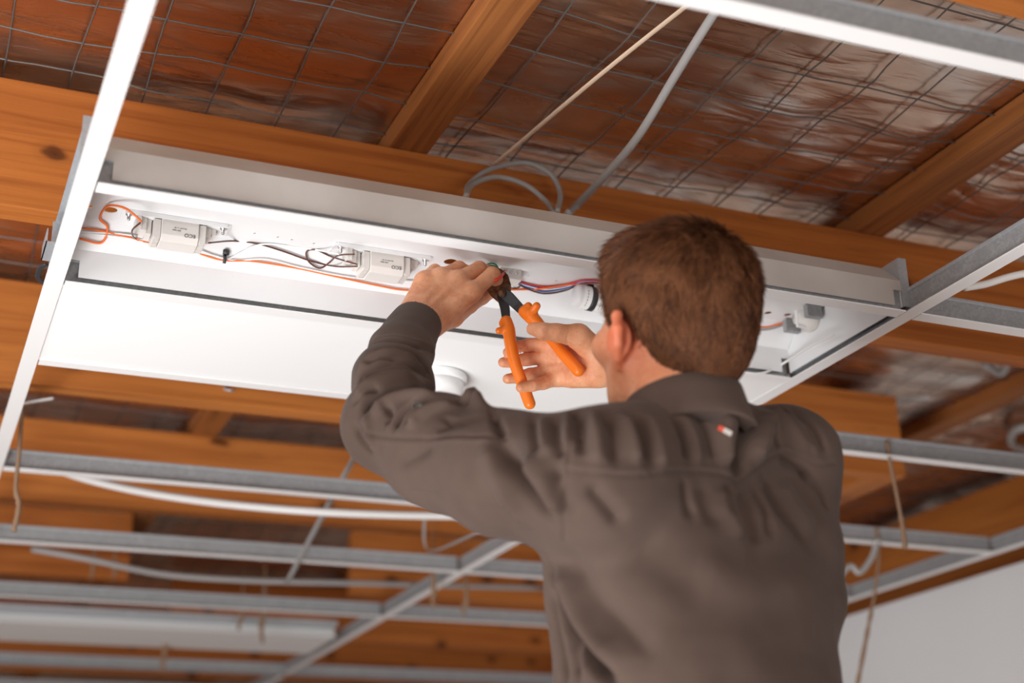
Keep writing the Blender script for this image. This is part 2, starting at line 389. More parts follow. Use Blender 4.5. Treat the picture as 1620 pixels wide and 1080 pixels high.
# near wall outer / inner skins as one folded body
nt_ = .024
prof_o = [(ya, zb), (ya, zv), (ya + ch, zt), (yb - ch, zt), (yb, zv), (yb, zb)]
prof_i = [(yb - t, zb), (yb - t, zv - .0005), (yb - ch - .0005, zt - t), (ya + ch + .0005, zt - t), (ya + t, zv - .0005), (ya + t, zb)]
def shell(po, pi_, x0, x1): 
    m_ = MB(); n = len(po)
    pts = po + pi_
    for i in range(n - 1):
        a, b_ = po[i], po[i + 1]; d_, c_ = pi_[n - 1 - i], pi_[n - 2 - i]
        m_.prism([a, b_, c_, d_], x0, x1)
    return m_
# side walls start a little in from the ends (notches over the tee ends)
side = MB()
for (p0, p1, q1, q0) in ((prof_o[0], prof_o[1], prof_i[4], prof_i[5]), (prof_o[5], prof_o[4], prof_i[1], prof_i[0])):
    zm = ZG + .034
    side.prism([p0, (p0[0], zm), (q0[0], zm), q0], xa + .026, xb - .016)
    side.prism([(p0[0], zm), p1, q1, (q0[0], zm)], xa + .001, xb - .001)
side.build('side_wall', 'case', fx)
ins = MB()      # inner enamel lining, a hair inside the walls
ins.box((xa + .026, ya + t + .0002, zb), (xb - .016, ya + t + .0008, zv)); ins.box((xa + .026, yb - t - .0008, zb), (xb - .016, yb - t - .0002, ZG + .034))
ins.box((xa + .001, yb - t - .0008, ZG + .034), (xb - .001, yb - t - .0002, zv))
ins.build('inner_lining', 'pan', fx)
ch_m = MB()
ch_m.prism([prof_o[1], prof_o[2], prof_i[3], prof_i[4]], xa + .001, xb - .001)
ch_m.build('near_bevel', 'case', fx)
MB().prism([prof_o[3], prof_o[4], prof_i[1], prof_i[2]], xa + .001, xb - .001).build('far_bevel', 'pan', fx)
pan = MB().box((xa + .001, ya + ch, zt - t), (xb - .001, yb - ch, zt)).build('back_pan', 'pan', fx)
holes = []
for (px, py, r) in ((142, 326, .004), (175, 331, .009), (713, 413, .010), (1215, 494, .006), (1246, 497, .006), (403, 368, .002), (440, 374, .002), (462, 378, .002), (497, 384, .002), (836, 435, .002), (880, 443, .002)):
    p = onz(px, py, zt); holes.append(((p[0] - fx.location.x * 0, p[1], zt), r, (0, 0, 1)))
cutout(pan, holes)
def endplate(x, s, m, nm='end_plate'):
    mb = MB().box((x - .0006, ya, zb), (x + .0006, yb, zt + .002))
    mb.box((min(x, x + s * .013), ya - .001, zb), (max(x, x + s * .013), ya + .0002, zt + .002))
    mb.box((min(x, x + s * .013), yb - .0002, zb + .0), (max(x, x + s * .013), yb + .001, zt + .002))
    mb.box((min(x, x + s * .010), ya, zt + .001), (max(x, x + s * .010), yb, zt + .002))
    return mb.build(nm, m, fx)
endplate(xa, -1, 'galvl'); 
e2 = endplate(xb, 1, 'galvl')
MB().box((xb - .0016, ya + .003, zb), (xb - .0008, yb - .002, zv)).prism([(ya + .004, zv), (yb - .004, zv), (yb - ch, zt - .002), (ya + ch, zt - .002)], xb - .0016, xb - .0008).build('end_lining', 'pan', fx)
for (px, py) in ((702, 378), (858, 398), (325, 337)):
    q1 = ony(px, py, ya + .032)
    MB().box((q1[0] - .0012, ya + .037, zt - .040), (q1[0] + .0012, ya + .045, zt - .0014)).build('lamp_clip', 'white', fx)
# rivets on the left plate
rv = MB()
for (py_, dz) in ((1.60, .03), (1.66, .035), (1.72, .03), (1.79, .03)):
    rv.lathe([(.0025, -.0008), (.002, .0014)], (xa - .0012, py_, ZG + dz), 10, (-1, 0, 0))
# bracket screws near the ends of the crossing tees
tagp(MB().lathe([(.0022, 0), (.0022, .001)], (XB - .0012, Y2 + .012, ZG + .02), 10, (-1, 0, 0)).build('rivet_head', 'zinc', fx))

GB = 'ballasts in the light fitting'
def ballast(px0, py0, label, first):
    p = onz(px0, py0, zt - t)                       # left end of the mounting rail
    x0, y0 = p[0], p[1] + .004
    o = empty('ballast', (x0 + .065, y0 + .02, zt - .04), label, 'ballast', GB)
    z1 = zt - t - .0004
    MB().box((x0, y0 - .004, z1 - .0022), (x0 + .145, y0 + .034, z1)).box((x0 + .004, y0 - .005, z1 - .006), (x0 + .141, y0 - .004, z1)).build('mounting_rail', 'pan', o)
    # laminated core with folded foot
    zz0 = z1 - .0340
    MB().prism([(y0 + .0, z1 - .0024), (y0 + .0, zz0 + .008), (y0 + .006, zz0), (y0 + .034, zz0), (y0 + .040, zz0 + .006), (y0 + .040, z1 - .0024)], x0 + .053, x0 + .103).build('core', 'ballast', o, bevel=.001)
    for s, xx in ((-1, x0 + .043), (1, x0 + .1035)):
        cap = MB().box((xx, y0 + .003, zz0 + .003), (xx + .0095, y0 + .037, z1 - .004))
        for k in range(7):
            cap.box((xx + .001, y0 + .003 + k * .005, zz0 + .0015), (xx + .0085, y0 + .0055 + k * .005, zz0 + .003))
        cap.build('coil_end', 'ballast', o, bevel=.0006)
    tb = MB()
    for k in range(3):
        tb.box((x0 + .020 + k * .007, y0 + .004 + k * .004, z1 - .018 - k * .003), (x0 + .0275 + k * .007, y0 + .030 + k * .002, z1 - .0024))
    tb.build('terminal_block', 'ballast', o, bevel=.0006)
    MB().box((x0 + .1135, y0 + .01, z1 - .018), (x0 + .121, y0 + .03, z1 - .0024)).box((x0 + .120, y0 + .012, z1 - .012), (x0 + .128, y0 + .028, z1 - .0024)).build('terminal_block', 'ballast', o, bevel=.0006)
    for xx in (x0 + .010, x0 + .136):
        MB().lathe([(.0045, 0), (.0045, -.002), (.0022, -.0024), (.0022, -.009), (.0015, -.010)], (xx, y0 + .004, z1 - .0022), 14).build('screw', 'zinc', o, True)
    # printing on the lower corner of the core, turned upside down as mounted
    def txt(s, size, x, z, y=y0 - .0004):
        cu = bpy.data.curves.new('t', 'FONT'); cu.body = s; cu.size = size; cu.extrude = .00008; cu.align_x = 'CENTER'
        to = bpy.data.objects.new('t', cu); COL.objects.link(to); bpy.context.view_layer.update()
        mm = bpy.data.meshes.new_from_object(to.evaluated_get(bpy.context.evaluated_depsgraph_get())); bpy.data.objects.remove(to)
        mm.transform(Matrix.Translation(Vector((x, y, z)) - Vector(o.location)) @ Matrix.Rotation(R_(90), 4, 'X') @ Matrix.Rotation(R_(180), 4, 'Z'))
        mm.materials.clear(); mm.materials.append(M['ink']); 
        po = bpy.data.objects.new('printed_text', mm); COL.objects.link(po); po.parent = o; return po
    txt('ECO', .0075, x0 + .091, zz0 + .0125); txt('230V 50Hz', .0026, x0 + .073, zz0 + .0165)
    txt('EN 61347  tw 130', .0022, x0 + .078, zz0 + .020)
    return o
ballast(194, 329, 'white ballast near the left end of the light fitting', True)
ballast(531, 382, 'white ballast left of the man\'s raised hand', False)

def onfix(px, py, off):            # where the sight line meets the inside of the fitting
    v = ray(px, py); best = None
    yw = yb - t - .0008
    for (nrm, pt) in (((0, -1, 0), (0, yw - off, 0)), ((0, -.7071, -.7071), (0, yw - off * 1.2, zv - off * .5)), ((0, 0, -1), (0, 0, zt - t - off))):
        nrm = np.array(nrm); tt = ((np.array(pt) - CO) @ nrm) / (v @ nrm)
        if best is None or tt < best: best = tt
    return CO + v * best
def wire(name, pix, r, m, label, cat='wire', y=None, n=8, group='wires in the light fitting', par=None):
    pts = []
    for q_ in pix:
        yy = q_[2] if len(q_) > 2 else y
        s_ = onfix(q_[0], q_[1], r + .0012)
        p_ = ony(q_[0], q_[1], yy); pts.append(s_ if (yy >= 1.80 or p_[1] > s_[1]) else p_)
    ob = MB().tube(spline(pts, n), r, 8).build(name, m, par, True)
    if par is None: tagp(ob, label, cat, group)
    return ob
W = 1.846
wire('fitting_wire', [(126, 377, W), (160, 384, W), (170, 360, 1.83), (158, 345, 1.80), (170, 326, 1.765), (195, 328, 1.745), (214, 341, 1.742), (224, 351, 1.745)], .0016, 'orange_wire', 'looping orange wire at the left end of the light fitting')
wire('fitting_wire', [(126, 360, W), (165, 366, W), (250, 386, W), (300, 396, W), (350, 411, W), (400, 413, W), (470, 424, W), (530, 437, W), (600, 452, W), (645, 459, W), (720, 458, W), (780, 458, W), (850, 457, W), (950, 448, 1.83), (1100, 470, 1.82), (1190, 514, 1.82), (1235, 512, 1.82), (1290, 500, 1.80)], .0014, 'orange_wire', 'orange wire running the length of the light fitting')
wire('fitting_wire', [(126, 366, W - .004), (200, 371, W - .004), (260, 383, W - .004), (310, 394, W - .004), (355, 409, W - .004), (380, 400, 1.83), (400, 390, 1.81), (430, 386, 1.80), (500, 395, 1.80), (536, 402, 1.77)], .0013, 'white_wire', 'white wire rising from the cable tie to the middle ballast')
wire('fitting_wire', [(126, 368, W), (230, 380, W), (330, 402, W), (372, 412, W), (420, 410, W), (480, 424, W), (560, 439, W), (640, 444, W), (700, 446, W)], .0013, 'white_wire', 'white wire lying above the orange wire')
wire('fitting_wire', [(222, 352, 1.745), (209, 365, 1.76), (215, 378, 1.80), (240, 384, W - .006), (262, 387, W - .006)], .0012, 'brown_wire', 'short brown wire curling from the left ballast')
wire('fitting_wire', [(330, 384, 1.76), (370, 381, 1.80), (410, 386, 1.82), (450, 398, 1.83), (490, 412, 1.83), (530, 421, 1.83), (565, 421, 1.78)], .0012, 'brown_wire', 'brown wire running between the two ballasts')
wire('fitting_wire', [(560, 402, 1.755), (535, 404, 1.79), (520, 416, 1.82), (505, 424, 1.83), (488, 413, 1.83), (485, 398, 1.82), (500, 395, 1.81), (525, 406, 1.81), (565, 418, 1.78)], .0012, 'brown_wire', 'looped brown wire left of the middle ballast')
for k, (dy, c_) in enumerate(((0, 'blue_wire'), (3, 'blue_wire'), (6, 'brown_wire'), (-2, 'red_wire'), (1, 'white_wire'))):
    lab = ['upper blue wire right of the pliers', 'lower blue wire right of the pliers', 'brown wire hanging lowest right of the pliers', 'red wire in the bundle held by the black strap', 'white wire in the bundle held by the black strap'][k]
    wire('fitting_wire', [(816, 444 + dy * .4, 1.80), (835, 451 + dy, 1.805), (862, 456 + dy * 1.4, 1.81), (895, 452 + dy * 1.2, 1.81), (925, 444 + dy * .5, 1.80), (965, 446 + dy * .5, 1.80)], .0012, c_, lab)
wire('fitting_wire', [(816, 436, 1.79), (820, 446, 1.795), (822, 453, 1.80), (812, 456, 1.80), (803, 452, 1.79)], .0013, 'brown_wire', 'small brown loop under the terminal connector')
for k, (a, b_) in enumerate(((-3, 0), (0, 1), (3, 3))):
    wire('fitting_wire', [(764, 426 + a, 1.77), (774, 420 + a, 1.77), (785, 422 + a, 1.77), (790, 430 + b_, 1.77), (792, 440, 1.77)], .0012, 'green_wire',
         ['topmost green wire curving over the man\'s fingertip', 'middle green wire curving over the man\'s fingertip', 'lowest green wire curving over the man\'s fingertip'][k])
wire('fitting_wire', [(700, 447, 1.80), (760, 452, 1.74), (775, 447, 1.69), (790, 440, 1.68), (796, 433, 1.70), (798, 428, 1.77)], .002, 'red_wire', 'bright red wire held in the jaws of the pliers')
wire('fitting_wire', [(1165, 587, 1.85), (1205, 590, 1.84), (1240, 574, 1.80), (1280, 549, 1.76), (1320, 530, 1.70)], .002, 'white_wire', 'white wire drooping across the right end of the light fitting')
wire('fitting_wire', [(1175, 521, 1.83), (1215, 521, 1.83), (1250, 510, 1.82), (1290, 500, 1.81)], .0016, 'grey_cable', 'grey wire leading to the lamp holder at the right end')
# cable tie
p = onfix(355, 410, .005)
tagp(MB().tube([p + np.array([0, 0, -.006]), p + np.array([0, -.004, 0]), p + np.array([0, 0, .006])], .0024, 8).lathe([(.0045, -.003), (.0045, .003)], tuple(p + np.array([.001, -.004, .009])), 12).build('cable_tie', 'dark', None, True),
     'black cable tie round the orange and white wires', 'cable tie')
# capacitor + strap
p0 = ony(908, 466, 1.795); p1 = ony(990, 486, 1.795)
ax = Vector(p1 - p0); ln = ax.length
o = empty('capacitor', tuple((p0 + p1) / 2), 'white cylindrical capacitor with black strap beside the man\'s temple', 'capacitor')
MB().lathe([(.012, 0), (.0165, .002), (.0178, .006), (.0178, ln - .004), (.015, ln)], tuple(p0), 32, tuple(ax)).build('can', 'pan', o, True)
MB().lathe([(.0181, .010), (.0181, ln - .012)], tuple(p0), 32, tuple(ax)).build('paper_label', 'paper', o, True)
sp = Vector(p0) + ax.normalized() * .028
MB().lathe([(.0188, -.0045), (.0188, .0045)], tuple(sp), 32, tuple(ax)).box((sp.x - .0045, sp.y - .004, sp.z), (sp.x + .0045, sp.y + .004, sp.z + .030)).build('strap', 'dark', o, True)
qa = ax.normalized(); 
for k in range(5):
    mk = MB(); cc = Vector(p0) + qa * (.016 + (k > 0) * .018 + k * .0045)
    side_dir = Vector(ray(930, 470)).normalized() * -1
    side_dir = (side_dir - qa * side_dir.dot(qa)).normalized(); up_ = qa.cross(side_dir)
    for j in range(6):
        th = -.7 + j * .26 + .04 * (k % 2)
        n_d = side_dir * math.cos(th) + up_ * math.sin(th); n2 = side_dir * math.cos(th + .15) + up_ * math.sin(th + .15)
        mk.tube([cc + n_d * .0183, cc + n2 * .0183], .0004 + .0003 * (k == 4), 5)
    mk.build('printed_text', 'ink', o)
# terminal connector
p = ony(803, 436, 1.79)
o = empty('terminal_connector', tuple(p), 'white terminal connector just above the pliers', 'connector')
cb = MB().box((p[0] - .016, p[1] - .012, p[2] - .010), (p[0] + .018, p[1] + .012, p[2] + .012))
cb.build('body', 'ballast', o, bevel=.0012)
for k in range(3):
    MB().lathe([(.0024, 0), (.0024, .002)], (p[0] - .009 + k * .009, p[1] - .012, p[2]), 12, (0, -1, 0)).build('screw', 'zinc', o, True)
# lamp holder at right end
p = ony(1296, 506, 1.775)
o = empty('lamp_holder', tuple(p), 'white lamp holder on the right end plate of the light fitting', 'lamp holder')
MB().lathe([(.020, 0), (.022, .004), (.022, .012), (.015, .016), (.013, .030)], (xb - .002, p[1], p[2]), 32, (-1, 0, 0)).build('body', 'ballast', o, True)
MB().box((xb - .034, p[1] - .003, p[2] - .018), (xb - .006, p[1] + .003, p[2] + .018)).build('socket_slot', 'pan', o, bevel=.001)
MB().box((xb - .036, p[1] - .035, p[2] - .012), (xb - .008, p[1] - .024, p[2] + .012)).build('clip', 'galv', o, bevel=.001)
MB().box((xb - .036, p[1] + .026, p[2] - .014), (xb - .008, p[1] + .036, p[2] + .006)).build('clip', 'galv', o, bevel=.001)
# clips on the outside left
pts = [(74, 418), (64, 424), (60, 438), (66, 446), (76, 452)]
tagp(MB().tube(spline([onz(a, b_, ZG + .03) for a, b_ in pts], 4), .004, 6, True, .3).build('spring_clip', 'dark', None, True), 'black bent spring clip beside the left main tee', 'clip')
q0 = onz(84, 395, ZG + .03)
tagp(MB().box((q0[0] - .012, q0[1] - .03, q0[2] - .004), (q0[0] + .008, q0[1] + .03, q0[2] - .002)).box((q0[0] - .012, q0[1] - .03, q0[2] - .004), (q0[0] - .0105, q0[1] + .03, q0[2] + .016)).build('end_bracket', 'galvl'), 'small folded zinc bracket behind the left main tee', 'bracket')
p = ony(362, 617, 2.648)
tagp(MB().tube([p + np.array([-.008, 0, .014]), p + np.array([-.009, -.002, .0]), p + np.array([.0, -.010, -.004]), p + np.array([.008, -.008, -.002])], .003, 8, True, .5).build('joist_hook', 'galvl', None, True), 'little metal hook on the joist below the white tile', 'hook')

# ------------------------------------------------------------------ loose cables
def cable(name, pts, r, m, label, cat='cable', n=10, flat=1., group=None):
    return tagp(MB().tube(spline(pts, n), r, 10, True, flat).build(name, m, None, True), label, cat, group)
zf = 2.70
cable('rafter_cord', [ony(780, 262, 1.90), cp(800, 245, 2.25), cp(950, 118, 2.05), cp(1110, -10, 1.9)], .0042, 'cream', 'thin cream cord rising across the foil to the top', 'cord', flat=.4)
cable('grey_power_cable', [ony(898, 338, 1.80), ony(912, 325, 1.87), cp(960, 275, 2.22), cp(1010, 215, 2.12), cp(1065, 125, 2.0), cp(1105, 60, 1.9), cp(1150, -10, 1.8)], .0062, 'grey_cable', 'grey power cable running up from the fitting across the foil')
cable('grey_cable_loop', [ony(738, 310, 1.80), ony(742, 292, 1.86), ony(775, 268, 1.88), ony(830, 258, 1.89), ony(870, 275, 1.88), ony(886, 305, 1.86), ony(882, 335, 1.80)], .0044, 'grey_cable', 'taller grey cable loop standing up behind the light fitting', group='grey cable loops')
cable('grey_cable_loop', [ony(736, 312, 1.80), ony(748, 292, 1.85), ony(785, 280, 1.87), ony(830, 292, 1.87), ony(865, 320, 1.85), ony(876, 338, 1.80)], .0044, 'grey_cable', 'lower grey cable loop standing up behind the light fitting', group='grey cable loops')
cable('white_cable', [onz(1526, 455, 2.45), onz(1560, 449, 2.46), onz(1600, 437, 2.47), onz(1660, 425, 2.48)], .0055, 'white_cable', 'white cable at the right edge behind the diagonal tee')
cable('sagging_white_cable', [onz(60, 728, 2.44), onz(130, 755, 2.43), onz(240, 780, 2.42), onz(380, 799, 2.41), onz(540, 811, 2.40), onz(740, 816, 2.41), onz(900, 812, 2.43)], .0085, 'white_cable', 'thick white cable sagging below the cross tee at left')
cable('sagging_grey_cable', [onz(50, 868, 2.46), onz(140, 884, 2.44), onz(260, 908, 2.42), onz(400, 918, 2.42), onz(560, 922, 2.44), onz(860, 930, 2.5)], .008, 'grey_cable', 'dull grey cable sagging between the blurred tees at left')
cable('hanger_strap', [cp(580, 690, 3.1), cp(540, 760, 3.1), cp(500, 835, 3.3), cp(455, 920, 3.5)], .009, 'grey_cable', 'grey hanger strap slanting down left of the man\'s elbow', 'strap', flat=.3)
cable('white_strip', [ony(30, 640, 2.62), ony(60, 634, 2.62), ony(84, 630, 2.62)], .006, 'paper', 'short pale strip on the joist beside the left main tee', 'strip', flat=.3)
cable('bent_strap', [cp(760, 840, 3.0), cp(690, 870, 3.4), cp(672, 860, 3.4), cp(672, 810, 3.3)], .006, 'grey_cable', 'grey strap end below the man\'s elbow', 'strap', flat=.3)
for pts, lab in (([(1403, 697), (1408, 730), (1420, 790), (1428, 835), (1432, 868)], 'frayed brown string hanging from the tee right of the man'),
                 ([(1385, 832), (1390, 870), (1385, 930), (1372, 1000), (1355, 1090)], 'long brown string hanging in front of the white wall'),
                 ([(38, 603), (34, 660), (30, 720), (25, 770), (30, 800), (22, 840)], 'dark frayed string hanging from the left edge of the grid')):
    dd = 3.1 if pts[0][0] > 100 else 2.9
    yy = {1403: Y3 - .004, 1385: Y4 - .004, 38: 2.645}[pts[0][0]]
    P3 = spline([ony(a, b_, yy) for a, b_ in pts], 6)
    rr = [.0035 + .0025 * abs(math.sin(i * 1.3)) * (1 if i > len(P3) * .6 else .3) for i in range(len(P3))]
    tagp(MB().tube(P3, rr, 7).build('string', 'string', None, True), lab, 'string', 'hanging strings')
cable('curly_flex', [ony(1325, 915, Y4 - .005), ony(1345, 895, Y4 - .005), ony(1360, 905, Y4 - .005), ony(1380, 880, Y4 - .005), ony(1388, 852, Y4 - .005)], .007, 'grey_cable', 'curly pale flex at the man\'s right side', 'cable')
cable('pale_fixing', [onz(1560, 578, 2.724), onz(1585, 590, 2.724), onz(1598, 560, 2.724), onz(1590, 545, 2.724)], .009, 'grey_cable', 'blurred pale pipe fixing at the right edge', 'fixing')
cable('pipe_elbow', [onz(1640, 715, 2.722), onz(1605, 705, 2.722), onz(1600, 690, 2.722), onz(1612, 678, 2.722), onz(1640, 674, 2.722)], .011, 'grey_cable', 'grey pipe elbow poking in at the right edge', 'pipe')
for i, (a, b_, dd, s) in enumerate(((418, 975, 4.3, .02), (415, 1005, 4.3, .012), (380, 985, 4.3, .012), (258, 1050, 4.5, .015), (686, 945, 3.7, .014), (735, 960, 3.8, .012), (145, 905, 3.9, .01), (182, 905, 3.9, .009))):
    c = cp(a, b_, dd); top_ = (c[0], c[1], 2.752); P3 = [top_] + [c + np.array([random.uniform(-.4, .4) * s, random.uniform(-.4, .4) * s, s * (2.2 - k)]) for k in range(5)]
    tagp(MB().tube(spline(P3, 4), [.0006 if k < 3 else .2 * s + .35 * s * abs(math.sin(k * 1.1)) for k in range(21)], 7).build('dust_tuft', 'string', None, True),
         ['large brown cobweb tuft on the far white housing', 'small tuft under the large cobweb tuft', 'small orange tuft left of the large cobweb tuft', 'rust coloured tuft hanging at the bottom left of centre', 'brown tuft hanging from the diagonal tee', 'brown tuft just right of the diagonal tee', 'left dust bead under the sagging grey cable', 'right dust bead under the sagging grey cable'][i], 'cobweb', 'dusty cobweb tufts')

# ------------------------------------------------------------------ implicit surfaces for the man
def smin(a, b_, k):
    h = np.clip(.5 + .5 * (b_ - a) / k, 0, 1); return b_ * (1 - h) + a * h - k * h * (1 - h)
def smax(a, b_, k): return -smin(-a, -b_, k)
def cone(p, a, b_, r1, r2):
    a = np.asarray(a, np.float32); b_ = np.asarray(b_, np.float32); ba = b_ - a; pa = p - a
    h = np.clip(pa @ ba / max(1e-9, float(ba @ ba)), 0, 1)[:, None]
    return np.linalg.norm(pa - h * ba, axis=1) - (r1 + (r2 - r1) * h[:, 0])
def chain(p, pts, rs, k=.0):
    d = None
    for i in range(len(pts) - 1):
        e = cone(p, pts[i], pts[i + 1], rs[i], rs[i + 1]); d = e if d is None else (smin(d, e, k) if k else np.minimum(d, e))
    return d
def ell(p, c, r, M3=None):
    q_ = p - np.asarray(c, np.float32)
    if M3 is not None: q_ = q_ @ M3
    r = np.asarray(r, np.float32); k0 = np.linalg.norm(q_ / r, axis=1); k1 = np.linalg.norm(q_ / (r * r), axis=1)
    return k0 * (k0 - 1) / np.maximum(k1, 1e-6)
def sdf_mesh(fn, lo, hi, h, B=16, lip=1.35):
    lo = np.array(lo, float); hi = np.array(hi, float)
    nb = np.ceil((hi - lo) / (h * B)).astype(int) + 1; n = nb * B
    c = np.stack(np.meshgrid(*[np.arange(k) for k in nb], indexing='ij'), -1).reshape(-1, 3)
    cen = (lo + (c * B + (B - 1) / 2) * h).astype(np.float32); dc = fn(cen)
    vol = np.repeat(np.repeat(np.repeat(dc.reshape(nb).astype(np.float32), B, 0), B, 1), B, 2)
    act = c[np.abs(dc) < B * h * .87 * lip + h * 2]
    off = np.stack(np.meshgrid(*[np.arange(B)] * 3, indexing='ij'), -1).reshape(-1, 3)
    for i in range(0, len(act), 64):
        a = act[i:i + 64]; g = (a[:, None, :] * B + off[None]).reshape(-1, 3)
        vol[g[:, 0], g[:, 1], g[:, 2]] = fn((lo + g * h).astype(np.float32))
    s = vol < 0
    cnt = np.zeros(tuple(n - 1), np.uint8)
    for dx in (0, 1):
        for dy in (0, 1):
            for dz in (0, 1): cnt += s[dx:n[0] - 1 + dx, dy:n[1] - 1 + dy, dz:n[2] - 1 + dz]
    ci = np.argwhere((cnt > 0) & (cnt < 8)); idm = -np.ones(tuple(n - 1), np.int32); idm[tuple(ci.T)] = np.arange(len(ci))
    acc = np.zeros((len(ci), 3)); num = np.zeros(len(ci))
    cor = [(a, b_, c_) for a in (0, 1) for b_ in (0, 1) for c_ in (0, 1)]
    val = {k: vol[ci[:, 0] + k[0], ci[:, 1] + k[1], ci[:, 2] + k[2]] for k in cor}
    for k in cor:
        for ax_ in range(3):
            if k[ax_]: continue
            k2 = list(k); k2[ax_] = 1; k2 = tuple(k2); a, b_ = val[k], val[k2]; m_ = (a < 0) != (b_ < 0)
            t = np.where(m_, a / np.where(a - b_ == 0, 1, a - b_), 0)
            pt = np.tile(np.array(k, float), (len(ci), 1)); pt[:, ax_] = t
            acc += pt * m_[:, None]; num += m_
    V = lo + (ci + acc / np.maximum(num, 1)[:, None]) * h
    F = []
    for ax_ in range(3):
        sl0 = [slice(0, -1)] * 3; sl1 = list(sl0); sl0[ax_] = slice(0, -1); sl1[ax_] = slice(1, None)
        e = s[tuple(sl0)] != s[tuple(sl1)]; ei = np.argwhere(e); o1, o2 = [(1, 2), (2, 0), (0, 1)][ax_]
        ok = (ei[:, o1] > 0) & (ei[:, o2] > 0); ei = ei[ok]; neg = s[tuple(ei.T)]
        def g(d1, d2):
            j = ei.copy(); j[:, o1] -= d1; j[:, o2] -= d2; return idm[tuple(j.T)]
        qd = np.stack([g(1, 1), g(0, 1), g(0, 0), g(1, 0)], -1); qd[~neg] = qd[~neg][:, ::-1]; F.append(qd)
    F = np.concatenate(F); F = F[(F >= 0).all(1)]
    return V, F
def vnorm(V, F):
    a = V[F[:, 2]] - V[F[:, 0]]; b_ = V[F[:, 3]] - V[F[:, 1]]; fn_ = np.cross(a, b_); Nn = np.zeros_like(V)
    for k in range(4): np.add.at(Nn, F[:, k], fn_)
    return Nn / np.maximum(np.linalg.norm(Nn, axis=1, keepdims=True), 1e-12)
from mathutils.bvhtree import BVHTree
def caster(V, F):
    t = BVHTree.FromPolygons([tuple(v) for v in V], [tuple(map(int, f)) for f in F])
    def hit(px, py):
        d = Vector(ray(px, py)).normalized(); r = t.ray_cast(Vector(CO), d)
        return None if r[0] is None else np.array(r[0])
    return hit
def polydist(V, P):
    D = np.full(len(V), 1e9); T = np.zeros(len(V))
    lo = P.min(0) - .06; hi = P.max(0) + .06; m_ = ((V > lo) & (V < hi)).all(1); v = V[m_]
    if len(v) == 0: return D, T
    dd = np.full(len(v), 1e9); tt = np.zeros(len(v)); n = len(P) - 1
    for i in range(n):
        ba = P[i + 1] - P[i]; pa = v - P[i]; h = np.clip(pa @ ba / max(1e-12, ba @ ba), 0, 1); e = np.linalg.norm(pa - h[:, None] * ba, axis=1)
        u = e < dd; dd[u] = e[u]; tt[u] = (i + h[u]) / n
    D[m_] = dd; T[m_] = tt; return D, T
def strokes(V, F, Nn, ST, hit, gain=1.0):
    disp = np.zeros(len(V))
    for s in ST:
        amp, wd, pts = s[0], s[1], s[2]; prof = s[3] if len(s) > 3 else 'g'
        dens = spline(pts, 5); P = [hit(a, b_) for a, b_ in dens]; P = [p_ for p_ in P if p_ is not None]
        if len(P) < 2: continue
        P = np.array(P); wd = wd * (.85 if amp < 0 else 1); D, T = polydist(V, P)
        end = np.clip(np.minimum(T, 1 - T) * 5 + .15, 0, 1) if prof != 's' else 1.0
        g = np.exp(-(D / wd) ** 2) * end
        if prof == 'c': g = g - .55 * np.exp(-((D - 1.9 * wd) / (wd * .9)) ** 2) * end   # crease with raised lips
        disp += (amp * g) * (gain if prof != 's' else 1)
    return V + Nn * disp[:, None]

# -------- head frame
HD = cp(1064, 518, 1.63); hy, hp, hr = R_(7), R_(13), R_(-2)
HM = np.array((Matrix.Rotation(hy, 3, 'Z') @ Matrix.Rotation(hp, 3, 'X') @ Matrix.Rotation(hr, 3, 'Y')))   # columns: right, forward, up
def hl(x, f, u): return HD + HM @ np.array([-x, f, u])         # x = towards his left
def loc(p): return (p - HD.astype(np.float32)) @ HM.astype(np.float32)   # -> (right, fwd, up)
# -------- skeleton
SHL, SHR = cp(925, 752, 1.48), cp(1243, 724, 1.68)
ELL, WRL = cp(612, 684, 1.72), cp(657, 514, 1.935)
ELR, WRR = cp(1180, 742, 1.94), cp(992, 578, 1.95)
NB = cp(1092, 690, 1.60)
lat = SHR - SHL; lat[2] = 0; lat /= np.linalg.norm(lat); fwd_ = np.array([-lat[1], lat[0], 0])
TC = cp(1094, 900, 1.60)
def torso(p, wz, dz, k=.0):
    q_ = p - TC.astype(np.float32); u = q_ @ lat.astype(np.float32); v = q_ @ fwd_.astype(np.float32); z = p[:, 2]
    W_ = np.interp(z, wz[0], wz[1]); D_ = np.interp(z, dz[0], dz[1])
    a = np.abs(u / W_) ** 2.4 + np.abs(v / D_) ** 2.4
    d = (a ** (1 / 2.4) - 1) * np.minimum(W_, D_)
    return d
# left hand (seen from its back)
LH = dict(
 index=[(747, 462, 1.975), (779, 434, 2.000), (787, 446, 2.030), (786, 460, 2.045)],
 middle=[(724, 443, 1.985), (758, 425, 2.015), (774, 432, 2.045), (780, 448, 2.060)],
 ring=[(697, 438, 1.990), (726, 424, 2.025), (744, 432, 2.055), (757, 446, 2.065)],
 little=[(671, 444, 1.985), (688, 428, 2.015), (702, 434, 2.045), (712, 444, 2.055)])
LM = [(676, 517, 1.945), (666, 512, 1.945), (656, 508, 1.945), (647, 504, 1.945)]
LT = [(682, 512, 1.955), (716, 500, 1.985), (742, 482, 2.015), (762, 470, 2.045), (776, 462, 2.055)]
RHd = dict(
 index=[(872, 543, 1.985), (838, 545, 1.997), (818, 548, 1.995), (803, 557, 1.985)],
 middle=[(868, 565, 1.985), (835, 568, 1.999), (812, 572, 1.996), (796, 573, 1.988)],
 ring=[(872, 586, 1.98), (838, 592, 1.993), (818, 597, 1.990), (803, 599, 1.984)],
 little=[(884, 598, 1.975), (860, 606, 1.962), (842, 610, 1.950), (824, 613, 1.944)])
RM = [(952, 556, 1.955), (952, 568, 1.957), (952, 580, 1.955), (950, 592, 1.950)]
